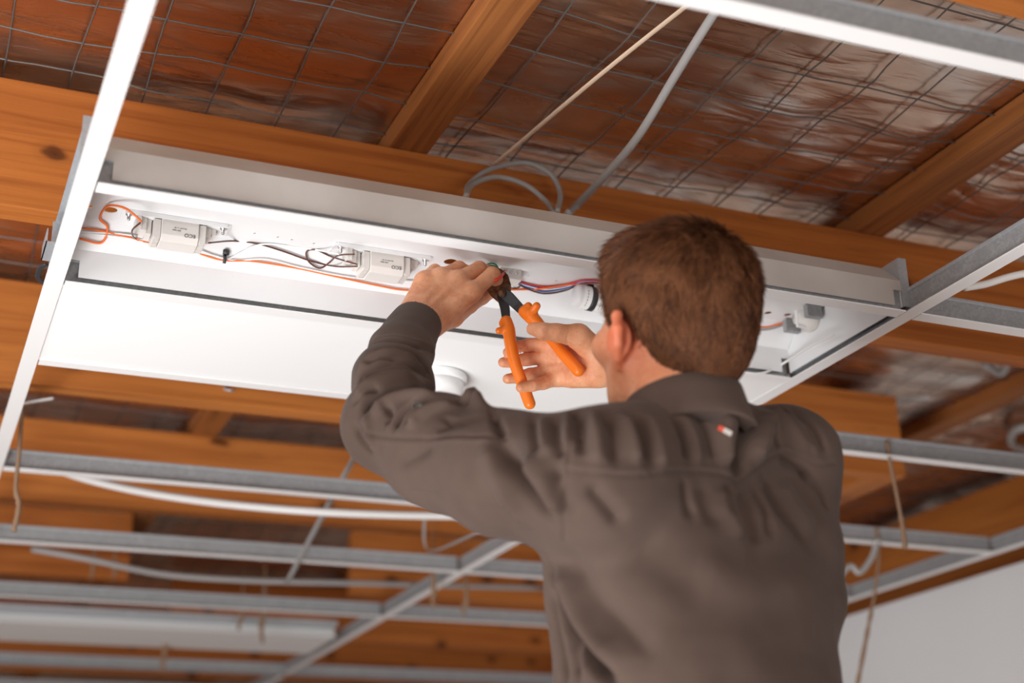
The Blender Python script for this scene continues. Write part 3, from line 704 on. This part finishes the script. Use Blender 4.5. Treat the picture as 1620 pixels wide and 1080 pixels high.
RT = [(948, 562, 1.945), (915, 532, 1.932), (880, 526, 1.920), (860, 524, 1.917), (843, 520, 1.921)]
def C3(l): return [cp(*q_) for q_ in l]
def hands(p):
    d = np.full(len(p), 1.0, np.float32)
    mL = np.linalg.norm(p - cp(715, 470, 1.99), axis=1) < .2; mR = np.linalg.norm(p - cp(870, 565, 1.97), axis=1) < .2
    if mL.any():
        q_ = p[mL]; e = None
        for (nm, l), mt in zip(LH.items(), LM):
            P = C3(l); m3 = cp(*mt)
            mc = cone(q_, m3, P[0], .0165, .0135); e = mc if e is None else smin(e, mc, .014)
        f_ = None
        for nm, l in LH.items():
            P = C3(l); r = {'index': (.0115, .0108, .0096, .0082), 'middle': (.0115, .0108, .0096, .0082), 'ring': (.011, .0102, .009, .008), 'little': (.0105, .0092, .008, .007)}[nm]
            g = chain(q_, P, r, .003); f_ = g if f_ is None else smin(f_, g, .0015)
        e = smin(e, f_, .007)
        for nm, l in LH.items(): e = smin(e, np.linalg.norm(q_ - cp(l[0][0], l[0][1], l[0][2] - .008), axis=1) - .0062, .012)
        e = smin(e, chain(q_, C3(LT), (.017, .0155, .012, .0105, .009), .004), .009)
        e = smin(e, cone(q_, WRL, cp(672, 500, 1.955), .0245, .024), .02)
        d[mL] = e
    if mR.any():
        q_ = p[mR]; e = None
        for (nm, l), mt in zip(RHd.items(), RM):
            P = C3(l); m3 = cp(*mt)
            mc = cone(q_, m3, P[0], .0165, .0118); e = mc if e is None else smin(e, mc, .010)
        f_ = None
        for nm, l in RHd.items():
            P = C3(l); r = {'index': (.0100, .0088, .0080, .0068), 'middle': (.0102, .0090, .0084, .0072), 'ring': (.0098, .0086, .0080, .0070), 'little': (.0098, .0086, .0078, .0070)}[nm]
            g = chain(q_, P, r, .003); f_ = g if f_ is None else smin(f_, g, .0012)
        e = smin(e, f_, .006)
        e = smin(e, chain(q_, C3(RT), (.0195, .0165, .0115, .0108, .0088), .006), .010)
        e = smin(e, cone(q_, cp(940, 590, 1.945), cp(905, 596, 1.962), .017, .012), .012)      # heel of the palm
        e = smin(e, cone(q_, WRR, cp(955, 573, 1.952), .025, .022), .02)
        d[mR] = np.minimum(d[mR], e)
    return d
def head(p):
    q_ = loc(p); x, f, u = q_[:, 0], q_[:, 1], q_[:, 2]; ax_ = np.abs(x); s = np.stack([ax_, f, u], 1)
    d = ell(s, (0, -.012, .028), (.074, .094, .082))
    d = smin(d, ell(s, (0, .032, -.035), (.056, .055, .078)), .03)
    d = smin(d, cone(s, (.052, .004, -.045), (.014, .066, -.098), .020, .017), .02)         # jaw
    d = smin(d, ell(s, (0, .073, -.100), (.020, .014, .014)), .012)
    d = smin(d, ell(s, (.044, .058, -.022), (.022, .022, .018)), .02)                       # cheek
    d = smin(d, cone(s, (.012, .082, .024), (.040, .070, .020), .008, .007), .01)           # brow
    d = smin(d, cone(s, (0, .086, .008), (0, .105, -.026), .0065, .0105), .008)             # nose
    d = smin(d, ell(s, (.011, .096, -.030), (.0065, .009, .007)), .005)
    d = smax(d, -ell(s, (.031, .093, .002), (.015, .014, .011)), .006)                      # sockets
    d = smin(d, cone(s, (0, .088, -.054), (.016, .080, -.056), .006, .0035), .005)          # lips
    d = smin(d, cone(s, (0, .086, -.064), (.014, .079, -.064), .0065, .0035), .005)
    d = smax(d, -cone(s, (0, .096, -.0592), (.02, .085, -.0595), .0018, .001), .003)
    # ear: rim, plate, lobe
    er = [(.073, .004, -.004), (.079, -.003, .009), (.086, -.017, .008), (.090, -.025, -.008), (.087, -.022, -.024), (.080, -.012, -.038), (.074, -.003, -.046)]
    er = [(a, b_, c_ - .008) for a, b_, c_ in er]
    e = chain(s, er, (.0035, .0045, .0056, .006, .0055, .005, .0055), .003)
    M3 = np.array(Matrix.Rotation(R_(-25), 3, 'Z'), np.float32)
    e = smin(e, ell(s, (.078, -.010, -.025), (.0045, .016, .022), M3), .004)
    e = smin(e, ell(s, (.074, -.004, -.025), (.008, .010, .018)), .006)
    d = smin(d, e, .005)
    return d
def body(p):
    d = np.full(len(p), 1.0, np.float32)
    m_ = np.linalg.norm(p - HD, axis=1) < .26
    if m_.any():
        d[m_] = head(p[m_])
    nk = chain(p, [hl(0, -.018, -.02), hl(0, -.030, -.09), NB], (.052, .056, .048), .02)
    d = smin(d, nk, .022)
    t_ = torso(p, ([1.2, 1.5, 1.8, 1.98, 2.05], [.13, .125, .13, .11, .06]), ([1.2, 1.5, 1.8, 2.0, 2.05], [.085, .075, .07, .05, .035]))
    t_ = smax(smax(t_, p[:, 2] - 2.03, .03), 1.30 - p[:, 2], .02); d = smin(d, t_, .03)
    d = smin(d, chain(p, [NB - [0, 0, .05], SHL, ELL, WRL], (.034, .032, .031, .0245), .01), .02)
    d = smin(d, chain(p, [NB - [0, 0, .05], SHR, ELR, WRR], (.034, .032, .031, .0245), .01), .02)
    hd_ = hands(p); d = smin(d, hd_, .006)
    return d
PERSON = empty('person', (TC[0], TC[1], .532), 'man in a dark brown work shirt seen from behind, working inside the open light fitting', 'person')
lo = np.minimum.reduce([cp(560, 420, 1.7), cp(560, 420, 2.1), cp(1340, 400, 2.1), TC - [.2, .2, 0], HD - .15]); hi = np.maximum.reduce([cp(700, 400, 2.1), cp(900, 400, 2.1), HD + .16, ELR + .06, SHR + .08])
lo[2] = 1.27
V, F = sdf_mesh(body, lo - .03, hi + .03, .0021)
Nn = vnorm(V, F); hit = caster(V, F)
ST = []
# wrist creases, tendons and knuckles of the left hand; palm lines of the right hand
for k in range(5): ST.append((-.0007, .0012, [(676 + k * 3.2, 488 + k * 1.5), (686 + k * 2.6, 494 + k * 2), (692 + k * 1.6, 504 + k * 2)]))
ST += [(.0012, .004, [(668, 505), (690, 475), (717, 450)]), (.0010, .004, [(660, 500), (675, 470), (695, 446)]), (.0010, .004, [(678, 510), (710, 485), (742, 465)]), (-.0015, .006, [(685, 490), (715, 465)]), (-.0013, .006, [(672, 480), (700, 458)])]
ST += [(-.0016, .0016, [(902, 519), (897, 535), (899, 549), (912, 562), (930, 569)]), (-.0013, .0014, [(865, 548), (880, 556), (893, 566), (897, 577)]), (-.0013, .0014, [(868, 573), (884, 574), (905, 570)]),
       (-.0015, .0016, [(893, 575), (891, 592), (894, 602)]), (-.0010, .0012, [(870, 543), (869, 552)]), (-.0010, .0012, [(868, 558), (867, 570)]), (-.0010, .0012, [(861, 598), (865, 606)]), (-.0009, .0012, [(842, 605), (845, 614)]), (-.0008, .0012, [(868, 519), (867, 531)])]
V = strokes(V, F, Nn, ST, hit)
bodyo = np_mesh('body', V, F, 'skin', PERSON)
SKIN_EAR.inputs[1].default_value = tuple(hl(.085, -.012, -.018) - np.array([TC[0], TC[1], .532]))
# nails of the right thumb are turned away; left index nail
# -------- eyes
for s_ in (1, -1):
    eb = hl(s_ * .031, .078, .002); e_ = MB().lathe([(.0001, -.012)] + [(.012 * math.sin(a), -.012 * math.cos(a)) for a in np.linspace(.2, 2.94, 12)] + [(.0001, .012)], tuple(eb), 20, tuple(HM[:, 1])).build('eye', 'eyew', PERSON, True)
    MB().lathe([(.0055, .0107), (.0045, .0122), (.001, .0126)], tuple(eb), 20, tuple(HM[:, 1])).build('iris', mat('iris', (.05, .09, .12), .2), e_, True)
# -------- hair
def hair_d(p):
    q_ = loc(p); x, f, u = q_[:, 0], q_[:, 1], q_[:, 2]; s = np.stack([np.abs(x), f, u], 1)
    d = ell(s, (0, -.013, .033), (.079, .100, .083)); d = smin(d, ell(s, (0, -.055, -.016), (.060, .052, .064)), .025)
    d = smin(d, ell(s, (0, .045, .080), (.055, .045, .035)), .025)
    # hairline
    cut = np.interp(f, [-.12, -.085, -.05, -.026, -.020, .002, .006, .018, .026, .034, .06, .09], [-.072, -.072, -.070, -.048, .000, .014, -.022, -.030, -.020, .025, .056, .068])
    d = smax(d, (cut - u) * .55, .006)
    return d
V, F = sdf_mesh(hair_d, HD - .17, HD + .17, .0022)
Nn = vnorm(V, F); q_ = loc(V.astype(np.float32))
crown = HM @ np.array([.030, -.062, .100]) + HD
def flow(P, Nv):
    t = P - crown; t = t - (t * Nv).sum(1, keepdims=True) * Nv; dist = np.linalg.norm(t, axis=1, keepdims=True)
    t = t / np.maximum(dist, 1e-6); sw = np.cross(Nv, t); f = (t + sw * np.exp(-dist / .05) * .9)
    n_ = np.stack([vnoise(P[:, 0] * 55 + 50, P[:, 2] * 55 + 10, 21), vnoise(P[:, 1] * 55 + 30, P[:, 2] * 55, 22), vnoise(P[:, 0] * 55 + 80, P[:, 1] * 55 + 20, 23)], 1) - .5
    f = f + n_ * 1.0; f = f - (f * Nv).sum(1, keepdims=True) * Nv
    return f / np.linalg.norm(f, axis=1, keepdims=True), dist[:, 0]
tuft = (vnoise(q_[:, 0] * 70 + 40 + q_[:, 2] * 20, q_[:, 2] * 45 + 40, 31) - .5) * .010 * np.clip((q_[:, 2] + .02) / .06, .15, 1)
hairo = np_mesh('hair', V + Nn * tuft[:, None], F, 'scalp', PERSON)
NS = 26000
pick = rng.integers(0, len(V), NS); P0 = V[pick] + rng.normal(0, .0008, (NS, 3)); N0 = Nn[pick]
ok = q_[pick][:, 2] > np.interp(q_[pick][:, 1], [-.12, -.04, 0], [-.075, -.065, -.03]); ok &= (N0 @ (HM @ np.array([0, 0, 1.])) > -.75); P0 = P0[ok]; N0 = N0[ok]; uu = loc(P0.astype(np.float32))
fl, dist = flow(P0, N0)
Ln = np.interp(uu[:, 2], [-.07, -.02, .05, .12], [.006, .010, .018, .025]) * rng.uniform(.7, 1.25, len(P0))
lift = np.interp(uu[:, 2], [-.07, 0, .1], [.18, .22, .38]) * rng.uniform(.5, 1.4, len(P0))
side_ = np.cross(N0, fl); jit = rng.normal(0, .22, (len(P0), 1))
dirs = fl + side_ * jit; pts_ = []
for k, t in enumerate((0, .4, .75, 1.0)):
    pts_.append(P0 + dirs * (Ln * t)[:, None] + N0 * (Ln * lift * (t - .35 * t * t) - .001 + .0 * t)[:, None])
wdt = [.00042, .00040, .00030, .00006]; HV = []; HF = []
ns = len(P0)
for k in range(4):
    for j in range(3):
        th = 2 * math.pi * j / 3; HV.append(pts_[k] + (side_ * math.cos(th) + N0 * math.sin(th)) * wdt[k])
HV = np.stack(HV, 1).reshape(-1, 3); base = np.arange(ns)[:, None] * 12
for k in range(3):
    for j in range(3):
        HF.append(base + np.array([[k * 3 + j, k * 3 + (j + 1) % 3, (k + 1) * 3 + (j + 1) % 3, (k + 1) * 3 + j]]))
so = np_mesh('hair_strands', HV, np.concatenate(HF), 'hair', hairo); so['kind'] = 'stuff'

# -------- shirt
def shirt(p):
    t_ = torso(p, ([1.2, 1.45, 1.75, 1.85, 1.92, 1.98, 2.03, 2.07, 2.12], [.175, .162, .158, .166, .176, .182, .178, .15, .08]), ([1.2, 1.45, 1.8, 1.98, 2.06, 2.12], [.135, .125, .128, .115, .085, .06]))
    t_ = smax(t_, p[:, 2] - 2.085, .03)
    d = t_
    tr = chain(p, [SHL - [0, 0, .0], NB - [0, 0, .012], SHR], (.060, .066, .052), .03); d = smin(d, tr, .035)
    aL = chain(p, [cp(945, 760, 1.50), cp(800, 748, 1.57), cp(700, 716, 1.65), cp(616, 672, 1.715)], (.072, .066, .062, .052), .02)
    fL = chain(p, [cp(616, 672, 1.715), cp(622, 605, 1.80), cp(634, 560, 1.86)], (.052, .047, .041), .02)
    d = smin(d, smin(aL, fL, .02), .03)
    cf = cone(p, cp(633, 560, 1.86), cp(661, 507, 1.935), .0415, .0335); d = smin(d, cf, .008)
    aR = chain(p, [SHR, ELR, cp(1070, 640, 1.95), cp(1010, 590, 1.95)], (.056, .050, .040, .032), .02); d = smin(d, aR, .03); d = smin(d, cone(p, SHR + lat * .004, SHR + lat * .004 - [0, 0, .16], .049, .046), .03)
    # open cuff, open neck
    a_, b_ = cp(640, 548, 1.88), cp(664, 503, 1.945); n_ = (b_ - a_) / np.linalg.norm(b_ - a_)
    wr = cp(660, 510.5, 1.932); 
    mloc = np.linalg.norm(p - wr, axis=1) < .09
    plane = np.where(mloc, (p - wr) @ n_, -1.0)
    d = smax(d, plane, .002)
    d = np.maximum(d, -np.where(mloc, cone(p, a_, b_, .031, .0268), 1.0))
    d = smax(d, -chain(p, [hl(0, -.02, -.06), NB + [0, 0, .02]], (.060, .060), .01), .006)
    d = smax(d, 1.36 - p[:, 2], .004)
    return d
lo = np.minimum.reduce([cp(545, 700, 1.7), cp(545, 500, 1.95), TC - [.25, .25, 0], ELR - .08]) - .02; hi = np.maximum.reduce([cp(700, 480, 1.97), SHR + .1, ELR + .08, TC + [.25, .2, 0]]) + .02
lo[2] = 1.34; hi[2] = max(2.16, cp(650, 500, 1.94)[2] + .04)
V, F = sdf_mesh(shirt, lo, hi, .0028)
Nn = vnorm(V, F); hit = caster(V, F)
ST = [
 # centre pleat and yoke
 (-.012, .010, [(1192, 648), (1180, 680), (1172, 715), (1166, 752)]), (.007, .012, [(1150, 650), (1148, 690), (1152, 735)]), (.010, .012, [(1222, 655), (1205, 690), (1190, 730)]),
 (-.008, .018, [(1170, 775), (1185, 815), (1205, 862)]), (-.006, .009, [(1210, 755), (1225, 790), (1252, 830), (1285, 868)]), (.005, .014, [(1235, 760), (1255, 800), (1290, 840)]),
 (.005, .014, [(1150, 770), (1160, 810), (1175, 850)]), (-.004, .012, [(1110, 765), (1120, 800), (1135, 830)]), (-.006, .010, [(930, 765), (960, 800), (985, 830)]),
 (-.0022, .0024, [(897, 742), (950, 748), (1010, 751), (1060, 745), (1120, 746), (1150, 752), (1166, 763), (1185, 754), (1215, 727), (1238, 716), (1265, 724), (1300, 735), (1320, 732)], 's'),
 (.0014, .003, [(897, 737), (950, 743), (1010, 746), (1060, 740), (1120, 741), (1150, 747), (1164, 757), (1182, 748), (1213, 721), (1238, 710), (1265, 718), (1300, 729)], 's'),
 (-.007, .007, [(1235, 722), (1260, 735), (1285, 760)]), (.005, .008, [(1212, 640), (1250, 675), (1280, 715)]), (-.005, .006, [(1232, 640), (1268, 668), (1298, 715)]),
 (-.005, .006, [(1250, 642), (1290, 678), (1308, 715)]), (.004, .006, [(1242, 645), (1275, 680), (1295, 720)]), (-.004, .006, [(1200, 660), (1225, 690), (1235, 712)]),
 # left shoulder gathers
 (-.007, .008, [(1000, 652), (1018, 690), (1028, 735)]), (.006, .008, [(985, 655), (1000, 690), (1008, 735)]), (.006, .009, [(1022, 655), (1040, 700), (1045, 740)]),
 (-.006, .008, [(955, 650), (970, 690), (975, 735)]), (.005, .008, [(935, 645), (945, 690), (945, 735)]), (-.006, .007, [(918, 642), (925, 680), (918, 720)]),
 (-.006, .007, [(873, 650), (880, 690), (890, 725)]), (.005, .008, [(858, 650), (862, 690), (872, 720)]), (-.005, .007, [(843, 652), (845, 690), (852, 720)]),
 (-.0022, .0026, [(905, 640), (903, 690), (898, 742), (893, 800), (893, 850)], 's'), (.0022, .0035, [(899, 640), (897, 690), (892, 742), (887, 800), (887, 850)], 's'),
 # armpit crease
 (-.013, .009, [(795, 700), (818, 745), (845, 785), (872, 828)]), (.008, .013, [(765, 700), (785, 745), (812, 790), (845, 835)]), (.009, .013, [(835, 720), (865, 765), (893, 810)]),
 (-.006, .008, [(880, 735), (888, 775), (905, 815)]),
 # lower back folds
 (-.018, .009, [(862, 880), (880, 935), (900, 990), (930, 1040), (975, 1085)]), (.010, .013, [(888, 890), (908, 950), (935, 1000), (985, 1060)]),
 (-.010, .007, [(868, 930), (880, 1000), (895, 1080)]), (-.008, .006, [(892, 935), (900, 1010), (915, 1080)]), (-.006, .014, [(905, 870), (935, 930), (985, 985), (1040, 1040)]),
 (-.004, .02, [(1180, 880), (1230, 895), (1290, 880)]), (.004, .02, [(1100, 900), (1180, 925), (1280, 920)]), (-.003, .03, [(1000, 860), (1060, 900), (1120, 960)]),
 # elbow folds
 (-.0022, .0022, [(572, 675), (600, 690), (660, 694), (720, 690), (775, 690), (800, 692)], 's'), (.0012, .003, [(572, 681), (600, 696), (660, 700), (720, 696), (775, 696)], 's'),
 (-.014, .0065, [(573, 655), (590, 630), (620, 614), (655, 611), (684, 618)]), (.008, .009, [(562, 640), (585, 612), (620, 598), (665, 600)]), (.007, .008, [(590, 655), (615, 635), (650, 628), (700, 632)]),
 (-.012, .0055, [(625, 678), (636, 655), (655, 640), (690, 632)]), (.006, .007, [(650, 680), (662, 660), (690, 645), (730, 640)]),
 (-.009, .006, [(568, 605), (585, 585), (620, 575), (660, 582), (680, 596)]), (.006, .007, [(568, 590), (590, 568), (625, 558), (668, 568)]),
 (-.008, .005, [(592, 560), (615, 553), (645, 557), (672, 570)]), (-.007, .005, [(585, 545), (605, 538), (640, 540), (668, 552)]), (.005, .006, [(580, 655), (588, 690), (600, 715)]),
 (-.005, .008, [(690, 680), (740, 660), (790, 655)]), (.012, .008, [(735, 640), (757, 632), (768, 645)]), (-.008, .006, [(775, 640), (785, 665), (795, 690)]),
 (-.004, .010, [(630, 735), (655, 720), (690, 700)]), (-.0012, .002, [(655, 775), (700, 785), (760, 800), (820, 800)], 's'),
 (-.006, .004, [(562, 640), (580, 622), (600, 612)]), (-.006, .004, [(566, 622), (590, 600), (622, 592), (652, 596)]), (.005, .004, [(570, 614), (592, 594), (624, 585), (655, 588)]), (-.005, .004, [(578, 578), (602, 566), (632, 566)]), (-.005, .004, [(655, 562), (672, 575), (681, 592)]),
 (-.006, .005, [(640, 672), (665, 648), (700, 638), (740, 642)]), (-.006, .005, [(560, 672), (574, 700), (590, 716)]), (-.004, .005, [(700, 660), (730, 668), (760, 662)]), (-.005, .005, [(610, 640), (618, 655), (612, 672)]),
 (-.006, .006, [(905, 640), (912, 665), (915, 700)]), (-.007, .005, [(1062, 655), (1082, 690), (1088, 730)]), (-.004, .006, [(1105, 660), (1122, 690), (1130, 725)]), (.004, .006, [(1075, 655), (1098, 690), (1105, 735)]),
 (-.005, .007, [(1080, 760), (1085, 790), (1095, 820)]), (-.005, .006, [(1150, 765), (1155, 790), (1160, 815)]), (-.005, .007, [(1190, 770), (1215, 810), (1222, 850)]), (-.004, .006, [(1270, 745), (1295, 775), (1312, 810)]),
 # cuff seam
 (-.003, .003, [(590, 542), (620, 537), (655, 545), (684, 556)], 's'), (.0015, .0035, [(594, 534), (622, 530), (655, 537), (684, 548)], 's'),
]
V = strokes(V, F, Nn, ST, hit, 1.45)
ff = (vnoise(V[:, 0] * 22 + 40, V[:, 2] * 30 + 10, 41) - .5) * .004 + (vnoise(V[:, 1] * 60 + 40, V[:, 2] * 60 + 10, 42) - .5) * .0012
V = V + Nn * ff[:, None]
shirto = np_mesh('shirt', V, F, 'shirt', PERSON)
hit2 = caster(V, F)
# collar : stand folded over, a leaning band round the neck
cc = hl(0, -.028, -.098); upv = np.array([-.06, -.10, 1.0]); upv /= np.linalg.norm(upv)
def ring(c, a, b_, n=96, z=0, tilt=0):
    out = []
    for k in range(n):
        th = 2 * math.pi * k / n
        P = c + lat * math.cos(th) * a + fwd_ * math.sin(th) * b_; P = P + upv * (z - tilt * (math.sin(th) * .5 + .5)); out.append(P)
    return out
def collar():
    prof = [(.066, .066, -.030), (.0655, .065, -.010), (.064, .063, .008), (.062, .061, .022), (.0635, .0625, .0255), (.0665, .066, .024), (.070, .070, .010), (.0745, .075, -.008), (.079, .080, -.020), (.078, .0785, -.023), (.072, .072, -.022)]
    mb = MB(); n = 96
    rows = [ring(cc, a, b_, n, z, .022) for a, b_, z in prof]
    vs = [p_ for r in rows for p_ in r]
    m_ = len(prof); gap = 5
    fs = []
    for i in range(m_):
        for k in range(n):
            if abs(((k - n * .25 + n / 2) % n) - n / 2) < gap: continue
            j = (i + 1) % m_; fs.append((i * n + k, i * n + (k + 1) % n, j * n + (k + 1) % n, j * n + k))
    return mb.add(vs, fs)
co = collar().build('collar', 'shirt', shirto, True)
# cuff button, back tab
h_ = hit2(660, 643)
if h_ is not None: MB().lathe([(.0062, -.001), (.0062, .0022), (.0048, .003), (.0045, .0022), (.001, .002)], tuple(h_), 24, tuple(-ray(660, 643) + [0, 0, .1])).build('button', 'button', shirto, True)
def decal(px, py, w_px, h_px, m, nm, ang=0, th=.0012):
    P = hit2(px, py)
    if P is None: return
    v_ = Vector(-ray(px, py)).normalized(); r_ = Vector(CAMM.col[0]); r_ = (r_ - v_ * r_.dot(v_)).normalized(); u_ = v_.cross(r_)
    r_ = (Matrix.Rotation(ang, 3, v_) @ r_); u_ = v_.cross(r_); s = (Vector(P) - Vector(CO)).length / FPX * .5
    a, b_ = r_ * w_px * s, u_ * h_px * s; P = Vector(P)
    vs = [P + a * i + b_ * j + v_ * k for k in (-.002, th) for i, j in ((-1, -1), (1, -1), (1, 1), (-1, 1))]
    return MB().add(vs, [(0, 3, 2, 1), (4, 5, 6, 7), (0, 1, 5, 4), (1, 2, 6, 5), (2, 3, 7, 6), (3, 0, 4, 7)]).build(nm, m, shirto)
decal(1141, 678, 10, 8, mat('tab_red', (.55, .05, .015), .6), 'red_tab', R_(-25)); decal(1151, 683, 14, 8, mat('tab_grey', (.45, .40, .36), .6), 'grey_tab', R_(-30))
# trousers, boots (below the picture) and the platform he stands on
def trousers(p):
    t_ = torso(p, ([1.0, 1.2, 1.42], [.16, .175, .165]), ([1.0, 1.2, 1.42], [.11, .12, .115])); t_ = smax(smax(t_, p[:, 2] - 1.40, .01), 1.22 - p[:, 2], .03); d = t_
    for s_ in (-1, 1):
        a = TC + lat * .085 * s_; d = smin(d, chain(p, [np.array([a[0], a[1], 1.25]), np.array([a[0] + .02 * s_, a[1] + .02, .98]), np.array([a[0] + .03 * s_, a[1], .62])], (.10, .078, .062), .02), .03)
    return smax(d, .60 - p[:, 2], .003)
V, F = sdf_mesh(trousers, [TC[0] - .3, TC[1] - .3, .56], [TC[0] + .3, TC[1] + .3, 1.46], .008, B=8)
np_mesh('trousers', V, F, 'trouser', PERSON)
for s_ in (-1, 1):
    a = TC + lat * .115 * s_; a[2] = .53
    def boot(p, a=a):
        f0 = a + fwd_ * .13; d = cone(p, a + [0, 0, .05], f0 + [0, 0, .035], .05, .038); d = smin(d, cone(p, a + [0, 0, .05], a + [0, 0, .15], .048, .046), .02)
        return smax(d, .533 - p[:, 2], .004)
    V, F = sdf_mesh(boot, [a[0] - .22, a[1] - .22, .52], [a[0] + .22, a[1] + .22, .76], .006, B=8); np_mesh('boot', V, F, 'dark', PERSON)
pl = empty('work_platform', (TC[0], TC[1], 0), 'low metal work platform the man stands on, below the picture', 'platform')
MB().box((TC[0] - .5, TC[1] - .22, .49), (TC[0] + .5, TC[1] + .26, .53)).build('deck', 'galvl', pl)
for sx in (-1, 1):
    for sy in (-1, 1):
        MB().tube([(TC[0] + sx * .45, TC[1] + .02 + sy * .2, .49), (TC[0] + sx * .52, TC[1] + .02 + sy * .26, 0)], .018, 10).build('leg', 'galvl', pl, True)

# ------------------------------------------------------------------ side cutters held in the right hand
J = cp(793, 466, 2.015)
cu = empty('cutting_pliers', tuple(J), 'side cutting pliers with bright orange insulated handles held in the man\'s right hand', 'pliers')
def bar(pts, wpx, thick, nm, m, bevel=.0012):      # flat forged bar following picture points, in the plane of the tool
    vs = []; fs = []; n = len(pts)
    P = [np.array(cp(a, b_, d_)) for a, b_, d_ in pts]
    for i in range(n):
        t = P[min(i + 1, n - 1)] - P[max(i - 1, 0)]; t /= np.linalg.norm(t); v_ = -ray(pts[i][0], pts[i][1]); v_ /= np.linalg.norm(v_)
        s_ = np.cross(t, v_); s_ /= np.linalg.norm(s_); v_ = np.cross(s_, t); w_ = wpx[i] * pts[i][2] / FPX / 2; th = thick if not isinstance(thick, (list, tuple)) else thick[i]
        vs += [P[i] + s_ * w_ + v_ * th / 2, P[i] - s_ * w_ + v_ * th / 2, P[i] - s_ * w_ - v_ * th / 2, P[i] + s_ * w_ - v_ * th / 2]
    for i in range(n - 1):
        for k in range(4): fs.append((i * 4 + k, i * 4 + (k + 1) % 4, i * 4 + 4 + (k + 1) % 4, i * 4 + 4 + k))
    fs += [(3, 2, 1, 0), tuple((n - 1) * 4 + k for k in range(4))]
    return MB().add(vs, fs).build(nm, m, cu, bevel=bevel)
bar([(806, 474, 2.015), (796, 470, 2.015), (785, 461, 2.02), (777, 453, 2.025), (772, 447, 2.03)], (20, 23, 22, 17, 9), .010, 'jaw', M['rust'])
bar([(800, 467, 2.022), (799, 452, 2.022), (796, 440, 2.028), (789, 430, 2.035), (785, 425, 2.035)], (17, 19, 18, 12, 5), .010, 'jaw', M['rust'])
bar([(793, 462, 2.019), (794, 470, 2.013), (799, 488, 2.0), (801, 508, 1.985)], (14, 15, 15, 13), .0075, 'shank', 'steel')
bar([(796, 463, 2.010), (805, 470, 2.006), (818, 483, 2.0), (829, 494, 1.992)], (15, 18, 16, 14), .0075, 'shank', 'steel')
MB().lathe([(.0055, -.001), (.0055, .0012), (.004, .002)], tuple(cp(794, 464, 2.003)), 20, tuple(-ray(794, 464))).build('pivot', 'rust', cu, True)
def grip(pts, r, nm, guard, gr, flat=.8):
    P = spline([cp(*q_) for q_ in pts], 6); rr = np.interp(np.linspace(0, 1, len(P)), np.linspace(0, 1, len(r)), r)
    def fn(p):
        d = None
        for i in range(len(P) - 1):
            e = cone(p, P[i], P[i + 1], rr[i], rr[i + 1]); d = e if d is None else np.minimum(d, e)
        for g0, g1, ra, rb in guard: d = smin(d, cone(p, cp(*g0), cp(*g1), ra, rb), .004)
        return d
    A = np.array(P + [cp(*g[1]) for g in guard]); V, F = sdf_mesh(fn, A.min(0) - .014, A.max(0) + .014, .0012)
    return np_mesh(nm, V, F, 'orange_grip', cu)
grip([(801, 508, 1.985), (805, 522, 1.975), (808, 545, 1.965), (815, 575, 1.958), (825, 603, 1.956), (832, 622, 1.954), (838, 638, 1.952)], (.0082, .0088, .0085, .0082, .0080, .0082, .0080),
     'handle_grip', [((803, 520, 1.975), (789, 523, 1.970), .0055, .0046), ((799, 510, 1.984), (795, 512, 1.984), .006, .005)], 0)
grip([(830, 493, 1.992), (842, 503, 1.984), (856, 518, 1.975), (874, 537, 1.962), (890, 558, 1.945), (905, 575, 1.934), (915, 586, 1.926)], (.0088, .0098, .0085, .0082, .0080, .0080, .0082),
     'handle_grip', [((840, 497, 1.984), (849, 484, 1.980), .0062, .0056), ((832, 490, 1.991), (836, 484, 1.990), .006, .0055)], 0)
